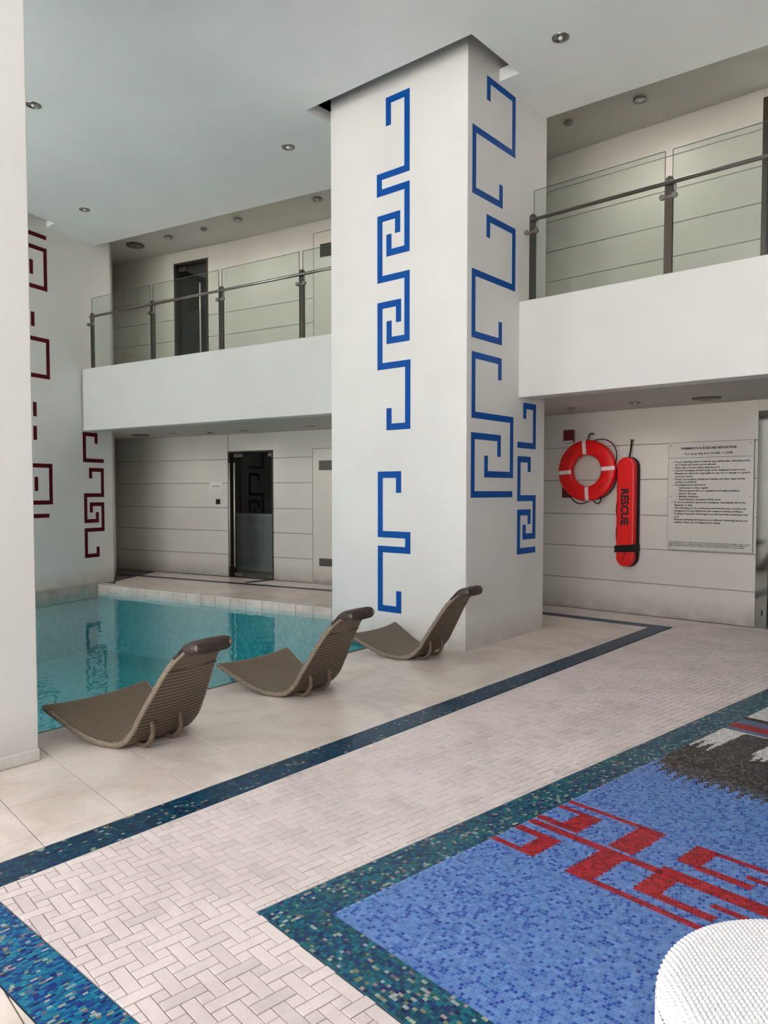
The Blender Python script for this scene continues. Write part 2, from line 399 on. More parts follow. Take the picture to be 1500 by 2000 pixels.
# --- walls ------------------------------------------------------------------
def panel_wall(name, A, B, zs, z0, z1, gap=.010, holes=(), t=.16):
    """wall of horizontal boards; the visible face is on the right hand side of A->B (towards the room)"""
    L = math.dist(A, B)
    base = MB()
    segs = []; cur = 0
    for (h0, h1, top) in sorted(holes):
        segs.append((cur, h0, z0, z1)); segs.append((h0, h1, top, z1)); cur = h1
    segs.append((cur, L, z0, z1))
    for (a, b, q0, q1) in segs:
        if b - a > .01 and q1 - q0 > .01: base.obox(A, B, t, q0, q1, a, b, .014)
    w = base.build(name, M['groove']); tag(w, kind='structure')
    cuts = [z0] + [z for z in zs if z0 + .05 < z < z1 - .05] + [z1]
    for (a, b, q0, q1) in segs:
        for i in range(len(cuts) - 1):
            c0, c1 = cuts[i] + (gap / 2 if i else 0), cuts[i + 1] - (gap / 2 if i < len(cuts) - 2 else 0)
            c0, c1 = max(c0, q0), min(c1, q1)
            if c1 - c0 < .04 or b - a < .05: continue
            # board with a fine bead line near its upper edge
            o = MB().obox(A, B, .014, c0, c1, a, b, 0).build('panel', M['wall'], w)
            bevel(o, .003, 1)
    return w
WR = (-5.05, 8.8865); WRe = (7.3, 8.8865)
ZL = [.39, .805, 1.215, 1.645, 2.065]
ZU = [3.84, 4.235, 4.62, 5.01]
def back_wall(name, A, B, zs, z0, z1, holes): return panel_wall(name, A, B, zs, z0, z1, holes=holes)
door_s0, door_s1 = 5.05 - 2.367, 5.05 - 1.1
wall_r = back_wall('wall_back', WR, WRe, ZL, 0, 2.5, [(door_s0, door_s1, 2.377)])
wall_ru = back_wall('wall_back_upper', WR, WRe, ZU + [5.40], 3.43, 5.82, [(door_s0 - .01, door_s1, 5.70)])
L0, L1, L2 = (-13.75, 7.433), (-10.8, 8.115), (-8.6, 8.5)
def sL(x): return (x - L1[0]) / (L2[0] - L1[0]) * math.dist(L1, L2)
wall_l1 = back_wall('wall_left_back', L0, L1, ZL, 0, 2.5, [])
wall_l2 = back_wall('wall_left_back_inner', L1, L2, ZL, 0, 2.5, [(sL(-10.79), sL(-9.79), 2.2)])
def sL0(x): return (x - L0[0]) / (L1[0] - L0[0]) * math.dist(L0, L1)
wall_l1u = back_wall('wall_left_back_upper', L0, L1, ZU, 3.43, 5.82, [(sL0(-11.98), sL0(-11.2), 5.62)])
wall_l2u = back_wall('wall_left_back_upper_inner', L1, L2, ZU, 3.43, 5.82, [])
wl3 = back_wall('wall_back_middle', L2, WR, ZL, 0, 2.5, [])
wl4 = back_wall('wall_back_middle_upper', L2, WR, ZU, 3.43, 5.82, [])

# the wall with the maroon pattern, left of the pool
mb = MB().obox((lwx(-2.6), -2.6), LW1, .35, -.012, 6.1)
rt_ = MB().prism([LW1, (-13.72, 7.62), (-14.4, 7.7), (-12.2, 6.41)], 0, 6.1).build('wall_left_return', M['pillar']); tag(rt_, kind='structure')
wall_left = mb.build('wall_left', M['pillar']); tag(wall_left, kind='structure')
# right hand side wall (outside the frame) and wall piers between the windows behind the camera
wr = MB().box(7.3, 7.5, -2.6, 9.1, 0, 6.1).build('wall_right', new_mat('grey_side_wall_paint', srgb(150, 144, 134), .6)); tag(wr, kind='structure')
mb = MB(); xs = [-12.0] + [v for w in WIN for v in w] + [7.5]
for i in range(0, len(xs), 2): mb.box(xs[i], xs[i + 1], WY - .15, WY + .1, 0, 6.1)
mb.box(-12, 7.5, WY - .15, WY + .1, 5.3, 6.1); mb.box(-12, 7.5, WY - .15, WY + .1, -.3, .15)
ww = mb.build('wall_front', M['pillar']); tag(ww, kind='structure')
for i, (a, b) in enumerate(WIN):
    w = MB()
    w.box(a, a + .05, WY - .1, WY + .02, .15, 5.3); w.box(b - .05, b, WY - .1, WY + .02, .15, 5.3); w.box((a + b) / 2 - .03, (a + b) / 2 + .03, WY - .1, WY + .02, .15, 5.3)
    for z in (.15, 2.55, 5.24): w.box(a + .05, b - .05, WY - .09, WY + .01, z, z + .06)
    o = w.build('window_%d' % (i + 1), M['steel_dark']); tag(o, kind='structure')
ter = MB().box(-40, 40, -45, WY - .16, -.35, -.1).build('floor_terrace', new_mat('terrace_paving', srgb(225, 222, 215), .8)); tag(ter, kind='structure')  # unseen ground outside, made pale to bounce light up to the ceiling

# main ceiling with openings round the pillars
HOLE = [(-5.872, 5.44), (-3.832, 5.50), (-3.84, 6.30), (-5.872, 6.30)]
lh = P(53, 415, 5.45); lh2 = P(107, 436, 5.45)
CE = [(-14.5, -2.6), (7.5, -2.6), (7.5, 7.95), (-1.95, 7.365), (-4.068, 7.229), (-5.0, 7.16), (-7.159, 7.019), (-11.294, 6.184), (-14.5, 5.54)]
d = Vector((lh2[0] - lh[0], lh2[1] - lh[1])).normalized()
h2 = [(lh2[0] - d[0] * 2.0, lh2[1] - d[1] * 2.0), lh2, (lh2[0] - .9, lh2[1]), (lh2[0] - d[0] * 2.0 - .9, lh2[1] - d[1] * 2.0)]
ceil = holed('ceiling', CE, [HOLE, h2], 5.45, M['ceiling'], .12); tag(ceil, kind='structure')
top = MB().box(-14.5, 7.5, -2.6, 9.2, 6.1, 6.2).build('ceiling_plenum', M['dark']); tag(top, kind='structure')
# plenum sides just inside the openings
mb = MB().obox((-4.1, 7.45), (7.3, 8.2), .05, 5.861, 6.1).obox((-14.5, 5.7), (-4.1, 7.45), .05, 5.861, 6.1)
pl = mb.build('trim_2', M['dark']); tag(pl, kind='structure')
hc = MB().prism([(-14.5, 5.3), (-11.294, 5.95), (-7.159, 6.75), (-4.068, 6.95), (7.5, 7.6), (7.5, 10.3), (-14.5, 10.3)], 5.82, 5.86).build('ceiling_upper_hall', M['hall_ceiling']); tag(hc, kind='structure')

# balcony slabs
BL0, BL1 = (-11.474, 5.822), (-5.7, 6.663)
def fascia(name, A, B, back, z0=2.46, z1=3.43):
    mb = MB().obox(A, B, .22, z0, z1)
    o = mb.build(name, M['fascia']); bevel(o, .008, 2); tag(o, kind='structure'); return o
fl = fascia('balcony_fascia_left', BL0, BL1, None); fr = fascia('balcony_fascia_right', (-4.15, 6.712), (7.3, 6.712), None)
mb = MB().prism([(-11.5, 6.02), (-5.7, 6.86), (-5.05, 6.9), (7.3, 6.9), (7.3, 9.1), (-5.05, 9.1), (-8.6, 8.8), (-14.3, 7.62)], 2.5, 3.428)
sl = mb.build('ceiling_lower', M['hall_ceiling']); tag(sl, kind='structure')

# --- pillars ----------------------------------------------------------------
def pillar(name, poly, label, cat='pillar', z0=-1.25, z1=6.05):
    o = MB().prism(poly, z0, z1).build(name, M['pillar']); bevel(o, .006, 2); tag(o, label, cat, kind='structure'); return o
pil = pillar('pillar', PIL, 'tall white square pillar painted with blue key pattern beside the pool')
LC = [(-4.185, 1.833), (-5.9, 1.80), (-5.86, .30), (-4.16, .33)]
lcol = pillar('pillar', LC, 'plain white pillar at the left edge in front of the loungers')
# skirting hump of the left pillar
sk = MB().obox((-4.16, .33), (-4.185, 1.833), .018, 0, .07, None, None, -.018).build('skirting', M['pillar'], lcol); bevel(sk, .008, 2)

# --- painted key patterns : thin flat coats of paint on the walls -------------
def fret(parent, A, B, pts, w, mat, sgn=1, lift=.0025):
    """pts: centre line in photo pixels, turned into wall coordinates and squared up"""
    q = [list(PLs(px, py, A, B)) for px, py in pts]
    n = len(q); vert = [abs(q[i + 1][1] - q[i][1]) > abs(q[i + 1][0] - q[i][0]) for i in range(n - 1)]
    # (pixel-space test decides the direction of each run)
    vert = [abs(pts[i + 1][0] - pts[i][0]) < abs(pts[i + 1][1] - pts[i][1]) * .35 for i in range(n - 1)]
    for _ in range(2):
        for i in range(n - 1):
            k = 0 if vert[i] else 1
            m = (q[i][k] + q[i + 1][k]) / 2; q[i][k] = q[i + 1][k] = m
    L = math.dist(A, B); u = ((B[0] - A[0]) / L, (B[1] - A[1]) / L); nn = (u[1] * sgn, -u[0] * sgn)
    mb = MB(); h = w / 2
    for i in range(n - 1):
        (a, b), (c, d_) = q[i], q[i + 1]
        s0, s1, t0, t1 = min(a, c), max(a, c), min(b, d_), max(b, d_)
        e0 = h if i > 0 else 0; e1 = h if i < n - 2 else 0
        if vert[i]:
            s0 -= h; s1 += h
            lo = e0 if (b < d_) else e1; hi = e1 if (b < d_) else e0
            # corners belong to the vertical runs
            t0 -= lo; t1 += hi
        else:
            t0 -= h; t1 += h
            lo = (-h if (i > 0 if a < c else i < n - 2) else 0); hi = (-h if (i < n - 2 if a < c else i > 0) else 0)
            s0 -= lo; s1 += hi
        vs = []
        for lf in (0.0004, lift):
            for (s_, z_) in ((s0, t0), (s1, t0), (s1, t1), (s0, t1)):
                vs.append((A[0] + u[0] * s_ + nn[0] * lf, A[1] + u[1] * s_ + nn[1] * lf, z_))
        mb.add(vs, [(4, 5, 6, 7), (3, 2, 1, 0), (0, 1, 5, 4), (1, 2, 6, 5), (2, 3, 7, 6), (3, 0, 4, 7)])
    return fix(mb.build('painted_key_line', mat, parent))
def z3(*l): return [(560 + a / 2.778, 40 + b / 2.778) for a, b in l]
def z4(*l): return [(640 + a / 3.226, 680 + b / 3.226) for a, b in l]
LA, LB = PIL[0], PIL[1]
for pts in [
    z3((552, 570), (552, 432), (653, 392), (653, 803), (503, 850), (503, 938), (653, 893), (653, 1236), (555, 1260), (555, 1160)),
    z3((602, 1150), (602, 1050), (506, 1082), (506, 1410), (653, 1372), (653, 1720), (556, 1737), (556, 1630)),
    z3((607, 1635), (607, 1530), (506, 1550)) + z4((330, 118), (505, 93), (505, 490), (387, 495), (387, 378)),
    z4((447, 912), (447, 797), (332, 797), (332, 1172), (505, 1178), (505, 1275), (332, 1265), (332, 1635), (448, 1651), (448, 1532))]:
    fret(pil, LA, LB, pts, .066, M['blue'], sgn=-1)
RA, RB = PIL[0], PIL[3]
for pts in [
    z3((1096, 435), (1096, 320), (1232, 430), (1232, 725), (1017, 585), (1017, 920), (1162, 1000), (1162, 893)),
    z3((1093, 1178), (1093, 1070), (1231, 1147), (1231, 1450), (1013, 1365), (1013, 1705), (1158, 1740), (1158, 1637)),
    z4((1084, 203), (1084, 82), (918, 42), (918, 422), (1158, 450), (1158, 797), (997, 797), (997, 677)),
    z4((1079, 685), (1079, 565), (913, 553), (913, 922), (1162, 920)),
    z4((1241, 445), (1241, 365), (1302, 372), (1302, 615), (1195, 612)),
    z4((1269, 780), (1269, 702), (1204, 700), (1204, 945), (1299, 945), (1299, 1182), (1237, 1187), (1237, 1112)),
    z4((1268, 1108), (1268, 1035), (1202, 1035), (1202, 1280), (1307, 1268))]:
    fret(pil, RA, RB, pts, .062, M['blue'], sgn=1)
def zl(*l): return [(150 + a / 7.14, 830 + b / 7.14) for a, b in l]
def zm(*l): return [(50 + a / 3.333, 440 + b / 3.333) for a, b in l]
for pts in [
    zl((268, 262), (268, 135), (103, 132), (108, 497), (375, 499)),
    zl((193, 745), (190, 627), (355, 627), (358, 978), (122, 980), (127, 1340), (287, 1337), (286, 1215)),
    zl((203, 1222), (200, 1105), (360, 1105), (368, 1455), (130, 1465), (135, 1825), (298, 1815), (296, 1695)),
    zm((-10, 33), (133, 85)),
    zm((-30, 105), (124, 170), (131, 415), (-30, 373)),
    zm((35, 220), (36, 315)), zm((45, 562), (46, 655)),
    zm((-25, 715), (143, 758), (147, 990), (-25, 962)),
    zm((60, 1150), (60, 1243)), zm((62, 1305), (62, 1397)),
    zm((-20, 1558), (162, 1568), (167, 1803), (-20, 1808)),
    zm((70, 1637), (70, 1730)), zm((-10, 1896), (155, 1890))]:
    fret(wall_left, LW0, LW1, pts, .062, M['red_paint'], sgn=1)

# ================================================================ FLOOR TILES
TH = math.radians(90 - 6.68); MA = (math.cos(TH), math.sin(TH)); MBv = (math.sin(TH), -math.cos(TH)); MO = P(505, 1780)
def m2w(a, b): return (MO[0] + MA[0] * a + MBv[0] * b, MO[1] + MA[1] * a + MBv[1] * b)
def seen(x, y, mg=520):
    u, v, d = proj(x, y, 0)
    return d > .3 and -mg < u < 1500 + mg and v < 2000 + mg * 1.6
def tile_verts(poly, top=0.0, dep=.008, ch=.0012):
    cx = sum(p[0] for p in poly) / len(poly); cy = sum(p[1] for p in poly) / len(poly); n = len(poly)
    v = []
    for k, (in_, z) in enumerate(((0, top - dep), (0, top - ch), (ch, top))):
        for x, y in poly:
            dx, dy = x - cx, y - cy; l = math.hypot(dx, dy) or 1; f_ = (l - in_ * 1.4) / l
            v.append((dx * f_, dy * f_, z))
    f = [tuple(range(2 * n, 3 * n))]
    for r in (0, 1):
        for i in range(n): f.append((r * n + i, r * n + (i + 1) % n, (r + 1) * n + (i + 1) % n, (r + 1) * n + i))
    return (cx, cy), v, f
def ccw(p):
    a = sum(p[i][0] * p[(i + 1) % len(p)][1] - p[(i + 1) % len(p)][0] * p[i][1] for i in range(len(p)))
    return p if a > 0 else p[::-1]
# large deck tiles
D1 = [(PE(-2.5) + .005, -2.5), (B1o(-2.5) - .003, -2.5), (B1o(8.12), 8.12), (-4.9, 8.12), (PE(6.9), 6.9)]
D2 = [(-11.6, 6.40), (FC[0][0] + .02, FC[0][1] + .19), (FC[2][0], FC[2][1] + .19), (-5.0, 7.26), (-5.0, 8.12), (-5.0, 8.86), (-8.6, 8.49), (-13.6, 7.45)]
D3 = [(B1o(.89), .893), (3.8, .893), (3.8, -2.5), (B1o(-2.5) + .003, -2.5)]
D1 = [(PE(-2.5) + .005, -2.5), (B1o(-2.5) - .003, -2.5), (B1o(8.12) - .003, 8.12), (-4.99, 8.12)]
cnt = 0
def deck(reg, pa, pb, a0, b0, ra, rb, shift=0):
    global cnt
    for i in range(*ra):
        for j in range(*rb):
            g = .0020
            p = [m2w(a0 + pa * i + g, b0 + pb * j + g), m2w(a0 + pa * (i + 1) - g, b0 + pb * j + g), m2w(a0 + pa * (i + 1) - g, b0 + pb * (j + 1) - g), m2w(a0 + pa * i + g, b0 + pb * (j + 1) - g)]
            p = clip_convex(ccw(p), reg)
            if len(p) < 3 or area(p) < .0002: continue
            if not any(seen(*q) for q in p): continue
            c, v, f = tile_verts(ccw(p))
            o = mesh_obj('deck_tile', v, f, M['deck'], floor); o.location = (c[0], c[1], 0); cnt += 1
deck(D1, .385, .39, -.02, -1.545, (-14, 22), (-6, 6))
deck(D2, .385, .39, -.02, -1.545, (8, 22), (-34, 0))
deck(D3, .6, .6, -2.0, .1, (-5, 3), (-4, 4))

# woven brick pattern
u = .0476
cells = []
for i in range(-8, 92):
    for j in range(-44, 56):
        if (i + j) % 2: continue
        x, y = 2 * i, 2 * j
        for (dx, dy, w, h) in ((0, 0, 1, 3), (1, 1, 3, 1), (1, 0, 1, 1), (3, 0, 1, 1)):
            cells.append((x + dx, y + dy, w, h))
A0, B0 = -.245 - .001, -.119
R1reg = [(B1i(1.09) + .006, 1.092), (3.8, 1.092), (3.8, 8.86), (B1i(8.9) + .006, 8.86)]
R2reg = [(-4.99, 8.325), (B1i(8.3) + .006, 8.325), (B1i(8.86) + .006, 8.86), (-4.99, 8.86)]
bricks = []
for (x, y, w, h) in cells:
    a0, a1, b0, b1 = A0 + u * x, A0 + u * (x + w), B0 + u * y, B0 + u * (y + h)
    c = m2w((a0 + a1) / 2, (b0 + b1) / 2)
    if not (-5.2 < c[0] < 3.8 and 1.0 < c[1] < 8.95): continue
    if not seen(c[0], c[1], 520): continue
    g = .0018
    a0 += g; a1 -= g; b0 += g; b1 -= g
    if b1 > -.005 and a1 > -.005:
        if b0 < -.005 and (a0 > -.03 or b0 < -.005 and a0 >= -.005): b1 = min(b1, -.005)
        elif a0 < -.005: a1 = min(a1, -.005)
        else: continue
    if a1 - a0 < .003 or b1 - b0 < .003: continue
    p = ccw([m2w(a0, b0), m2w(a1, b0), m2w(a1, b1), m2w(a0, b1)])
    for reg in (R1reg, R2reg):
        q = clip_convex(p, reg)
        if len(q) >= 3 and area(q) > 1e-5:
            uv = proj(c[0], c[1], 0)
            inside = -5 < uv[0] < 1505 and uv[1] < 2005
            bricks.append((0 if inside else 1, math.hypot(c[0], c[1]) - (area(q) - .004) * 60, q))
bricks.sort(key=lambda t: (t[0], t[1]))
cache = {}
for (_, _, q) in bricks[:300]:
    (cx, cy), v, f = tile_verts(ccw(q))
    key = (len(q),) + tuple(round(t, 4) for t in v[0] + v[1] + v[2])
    if key not in cache:
        o = mesh_obj('brick', v, f, M['brick'], floor); cache[key] = o.data
    else:
        o = bpy.data.objects.new('brick', cache[key]); C.objects.link(o); o.parent = floor
    o.location = (cx, cy, R.uniform(-.0004, .0003))
mb = MB(); vals = []
for (_, _, q) in bricks[300:]:
    (cx, cy), v, f = tile_verts(ccw(q)); k = len(mb.v); mb.add([(a + cx, b + cy, z) for a, b, z in v], f); t = R.random(); vals += [t] * (len(mb.v) - k)
o = mb.build('small_brick', M['brick_far'], floor); o['kind'] = 'stuff'
ca = o.data.color_attributes.new('Col', 'FLOAT_COLOR', 'POINT'); ca.data.foreach_set('color', np.repeat(np.array(vals), 4).astype(np.float32))

# mosaics ----------------------------------------------------------------
def lin(l): return np.array([srgb(*c)[:3] for c in l])
TEAL = lin([(4, 74, 98), (2, 86, 108), (8, 58, 92), (0, 98, 116), (6, 66, 84), (14, 44, 96), (20, 104, 118), (30, 88, 86)])
TEALL = lin([(0, 92, 140), (4, 106, 150), (2, 80, 128), (10, 118, 148), (6, 66, 122), (22, 40, 120), (30, 128, 150)])
DEEP = lin([(2, 48, 78), (4, 58, 88), (2, 42, 70), (6, 66, 92), (4, 34, 64), (8, 78, 98)])
LIGHT = lin([(146, 158, 140), (128, 140, 118), (150, 160, 165), (118, 118, 90), (104, 92, 112), (150, 130, 128)])
NAVY = lin([(14, 18, 92), (20, 20, 70)])
def rcol(n, pal, pl=.08, pn=.04):
    c = pal[NR.randint(0, len(pal), n)]; r = NR.rand(n)
    c = np.where((r < pl)[:, None], LIGHT[NR.randint(0, len(LIGHT), n)], c)
    c = np.where(((r > pl) & (r < pl + pn))[:, None], NAVY[NR.randint(0, 2, n)], c)
    return c * (1 + NR.uniform(-.12, .12, (n, 1)))
def quads_obj(name, parent, c0, ax, ay, col, hx, hy, z=0.0, sides=True, mat=None):
    """c0: centres (n,2), ax/ay unit axes, hx/hy half sizes (n,)"""
    n = len(c0); hx = np.broadcast_to(hx, n)[:, None]; hy = np.broadcast_to(hy, n)[:, None]; ax = np.array(ax); ay = np.array(ay)
    corners = [c0 + sx * hx * ax + sy * hy * ay for sx, sy in ((-1, -1), (1, -1), (1, 1), (-1, 1))]
    zj = NR.uniform(-.0003, .0003, n) + z
    V = np.zeros((n, 8, 3), np.float32)
    for k in range(4):
        V[:, k, :2] = corners[k]; V[:, k, 2] = zj
        V[:, 4 + k, :2] = corners[k] + (corners[k] - c0) * .06; V[:, 4 + k, 2] = zj - .0035
    base = (np.arange(n) * 8)[:, None]
    F = [base + np.array([[0, 1, 2, 3]])]
    if sides:
        for k in range(4): F.append(base + np.array([[4 + k, 4 + (k + 1) % 4, (k + 1) % 4, k]]))
    if np.linalg.det(np.array([ax, ay])) < 0: F = [f_[:, ::-1] for f_ in F]
    F = np.stack(F, 1).reshape(-1, 4).astype(np.int32)
    me = bpy.data.meshes.new(name); me.vertices.add(n * 8); me.vertices.foreach_set('co', V.ravel())
    me.loops.add(F.size); me.loops.foreach_set('vertex_index', F.ravel()); me.polygons.add(len(F))
    me.polygons.foreach_set('loop_start', np.arange(0, F.size, 4, dtype=np.int32)); me.polygons.foreach_set('loop_total', np.full(len(F), 4, np.int32))
    me.polygons.foreach_set('use_smooth', np.zeros(len(F), bool)); me.update(calc_edges=True); me.materials.append(mat or M['mosaic'])
    ca = me.color_attributes.new('Col', 'FLOAT_COLOR', 'POINT')
    cc = np.ones((n, 8, 4), np.float32); cc[:, :, :3] = col[:, None, :]; ca.data.foreach_set('color', cc.ravel())
    o = bpy.data.objects.new(name, me); C.objects.link(o); o.parent = parent; o['kind'] = 'stuff'; return o
def run_bond(L, Wd, ta, tb, g):
    """cells over [0,L]x[0,Wd]: rows along L with random long and short pieces"""
    cs = []; nb = max(1, int(round(Wd / tb))); tb = Wd / nb
    for j in range(nb):
        x = NR.uniform(-ta, 0)
        while x < L:
            w = ta * NR.choice([1.0, 1.0, 1.35, .8])
            a0, a1 = max(x, 0), min(x + w, L)
            if a1 - a0 > .003: cs.append(((a0 + a1) / 2, (j + .5) * tb, (a1 - a0) / 2 - g / 2, tb / 2 - g / 2))
            x += w
    return np.array(cs)
def band(name, A, B, Wd, side, pal, pl, label_mat, ta=.0155, tb=.0135, z=0.0, cross=False):
    L = math.dist(A, B); ux = np.array([(B[0] - A[0]) / L, (B[1] - A[1]) / L]); uy = np.array([-ux[1], ux[0]]) * side
    k = run_bond(Wd, L, ta, tb, .0011)[:, [1, 0, 3, 2]] if cross else run_bond(L, Wd, ta, tb, .0011)
    c0 = np.array(A) + k[:, :1] * ux + k[:, 1:2] * uy
    ok = np.array([seen(x, y, 500) for x, y in c0]); k = k[ok]; c0 = c0[ok]
    q = [A, B, (B[0] + uy[0] * Wd, B[1] + uy[1] * Wd), (A[0] + uy[0] * Wd, A[1] + uy[1] * Wd)]
    MB().prism(ccw(q), -.0075, -.0009 + z).build('mosaic_grout', label_mat, floor)
    return quads_obj(name, floor, c0, ux, uy, rcol(len(c0), pal, pl), k[:, 2], k[:, 3], z)
M['grout_deep'] = new_mat('deep_teal_grout', srgb(24, 74, 100), .9)
band('mosaic_band', (B1o(.893), .893), (B1o(8.315), 8.315), .187, -1, DEEP, .05, M['grout_deep'])
band('mosaic_band', (B1i(.893) + .004, .899), (3.7, .899), .187, 1, TEALL, .13, M['grout_deep'], ta=.0165, tb=.0105, cross=True)
band('mosaic_band', (B1o(8.14) - .002, 8.135), (-4.95, 8.135), .18, -1, DEEP, .04, M['grout_deep'])
fa, fb = P(224.8, 1119.4), P(647, 1152)
band('mosaic_band', (fa[0] - .3, fa[1] - .08), (-6.2, 8.43), .14, -1, DEEP * .35, .0, M['black'], z=.0025)
band('mosaic_band', (-9.78, 7.74), (-9.76, 8.27), .14, 1, DEEP * .35, .0, M['black'], z=.0025)
# thin white fillet strips beside the near band
MB().obox((B1i(1.1), 1.10), (B1i(8.1), 8.1), .0045, -.006, .0004, None, None, -.0055).build('fillet_strip', M['white_trim'], floor)

# mosaic carpet
rug = empty('mosaic_carpet', (MO[0], MO[1], 0)); tag(rug, 'blue glass mosaic carpet with red key shapes and a teal border, set into the floor', 'mosaic')
rug.rotation_euler = (0, 0, TH)     # local x = along the carpet, local y = left of it ; b = -y
RLa, RLb = 6.4, 3.6
MB().prism([(.188, -.188), (RLa, -.188), (RLa, -RLb), (.188, -RLb)], -.0075, -.0009).build('mosaic_grout', M['grout_blue'], rug)
MB().prism([(0, 0), (RLa, 0), (RLa, -.188), (.188, -.188), (.188, -RLb), (0, -RLb)], -.0075, -.0009).build('border_grout', M['grout_teal'], rug)
MB().prism([(2.45, -.188), (RLa, -.188), (RLa, -RLb), (2.45, -RLb)], -.0009, -.0008).build('mosaic_grout', new_mat('grey_brown_grout', srgb(92, 86, 82), .9), rug)
def seen_m(c): 
    return np.array([seen(*m2w(a, -b), 1400) for a, b in c])
def border():
    k1 = run_bond(RLa, .188, .0155, .0135, .0011); c1 = np.stack([k1[:, 0], -k1[:, 1]], 1)
    k2 = run_bond(RLb - .188, .188, .0155, .0135, .0011); c2 = np.stack([k2[:, 1], -(.188 + k2[:, 0])], 1); h2_ = k2[:, [3, 2]]
    c = np.concatenate([c1, c2]); h = np.concatenate([k1[:, 2:], h2_]); ok = seen_m(c); c = c[ok]; h = h[ok]
    quads_obj('border_tessera', rug, c, (1, 0), (0, 1), rcol(len(c), TEAL, .12, .05), h[:, 0], h[:, 1])
border()
RED = [(1.05, 1.095, .186, .33), (1.05, 1.265, .32, .412), (1.22, 1.262, .186, .33),
       (1.312, 1.35, .188, .83), (1.316, 1.39, .81, 1.9),
       (1.378, 1.42, .188, .34), (1.378, 1.58, .31, .412), (1.54, 1.58, .188, .33),
       (1.62, 1.66, .19, .60), (1.375, 1.655, .56, .682),
       (1.05, 1.325, .56, .677), (1.05, 1.095, .66, 1.75),
       (1.139, 1.33, .812, .905), (1.139, 1.178, .9, 1.116),
       (1.46, 1.66, .814, .91), (1.62, 1.66, .9, 1.7), (1.455, 1.495, .9, 1.115),
       (1.53, 1.568, 1.066, 1.7), (1.23, 1.268, 1.068, 1.75)]
gm = MB()
for (a0, a1, b0, b1) in RED: gm.prism([(a0, -b0), (a1, -b0), (a1, -b1), (a0, -b1)], -.0009, -.0008)
gm.build('red_grout', new_mat('rose_grout', srgb(190, 84, 84), .9), rug)
def inpoly(a, b, poly):
    r = np.zeros(len(a), bool); n = len(poly)
    for i in range(n):
        (x0, y0), (x1, y1) = poly[i], poly[(i + 1) % n]
        if y0 == y1: continue
        cond = ((y0 > b) != (y1 > b)) & (a < (x1 - x0) * (b - y0) / (y1 - y0) + x0); r ^= cond
    return r
WH1 = [(3.36, .15), (3.36, .35), (3.309, .345), (3.28, .333), (2.797, .311), (3.03, .282), (2.84, .248), (3.063, .222), (2.86, .205), (2.9, .15)]
WH2 = [(3.36, .50), (3.18, .52), (2.961, .507), (3.0, .53), (2.845, .554), (2.98, .575), (2.853, .600), (3.021, .612), (2.86, .66), (3.36, .72)]
def classify(a, b):
    n = len(a); out = np.zeros((n, 3)); r = NR.rand(n)
    FB = lin([(88, 122, 180), (98, 132, 190), (80, 114, 174), (104, 138, 192), (84, 128, 184)]); FD = lin([(40, 78, 160), (50, 90, 166), (34, 68, 150), (60, 100, 164)])
    out = FB[NR.randint(0, 5, n)]; out = np.where((r < .27)[:, None], FD[NR.randint(0, 4, n)], out)
    RP = lin([(158, 14, 34), (140, 10, 28), (170, 24, 40), (124, 10, 24)]); BR = lin([(52, 46, 48), (38, 34, 36), (74, 66, 66), (30, 26, 28), (96, 86, 82)])
    WP = lin([(214, 212, 208), (196, 196, 194), (226, 224, 220)]); GB = lin([(84, 108, 140), (92, 116, 146), (74, 98, 132)]); DK = lin([(46, 36, 44), (34, 28, 34), (70, 30, 40)])
    m = np.zeros(n, bool)
    for (a0, a1, b0, b1) in RED: m |= (a > a0) & (a < a1) & (b > b0) & (b < b1)
    out[m] = RP[NR.randint(0, 4, m.sum())]; red = m.copy()
    saw = 2.39 - .16 * np.clip(1 - np.abs(((b - .03) / .055) % 1 - .5) * 2.6, 0, 1) * (.55 + .45 * np.sin(b * 37) ** 2) + .28 * np.clip(1 - (b - .2) / .1, 0, 1) * .6
    m = (a > saw) & (a < 3.36); out[m] = BR[NR.randint(0, 5, m.sum())]; br = m.copy()
    m = ((a > 3.31) & (a < 3.345)) | inpoly(a, b, WH1) | inpoly(a, b, WH2)
    for s in range(1, 5): m |= inpoly(a, b - .62 * s, WH2)
    m &= (a < 3.36); out[m] = WP[NR.randint(0, 3, m.sum())]; wh = m.copy()
    for lo, hi, pal in ((3.34, 3.40, GB), (3.40, 3.505, RP), (3.505, 3.61, GB), (3.61, 3.68, DK), (3.68, 4.9, WP), (4.9, 5.0, RP)):
        m = (a > lo) & (a <= hi); out[m] = pal[NR.randint(0, 3, m.sum())]
        if pal is WP: wh |= m
        if pal is DK: br |= m
    return out * (1 + NR.uniform(-.09, .09, (n, 1)))
t = .0158
na, nb_ = int((RLa - .188) / t), int((RLb - .188) / (t * .92))
parts_c, parts_h = [], []
STAG = (np.arange(na) % 2 * .45 + NR.uniform(0, .08, na)) * t * .92       # joints staggered from row to row
for j in range(nb_):
    off = .5 * t * (j % 2) * 0 + NR.uniform(-.15, .15) * t
    ca_ = .188 + t * (np.arange(na) + .5)
    cb_ = .188 + t * .92 * (j + .5) + STAG
    ca_ = np.clip(ca_, .188 + t / 2, RLa)
    parts_c.append(np.stack([ca_, -cb_], 1))
cc = np.concatenate(parts_c); ok = seen_m(cc); cc = cc[ok]
quads_obj('field_tessera', rug, cc, (1, 0), (0, 1), classify(cc[:, 0], -cc[:, 1]), t / 2 - .0011, t * .46 - .0011, sides=True)

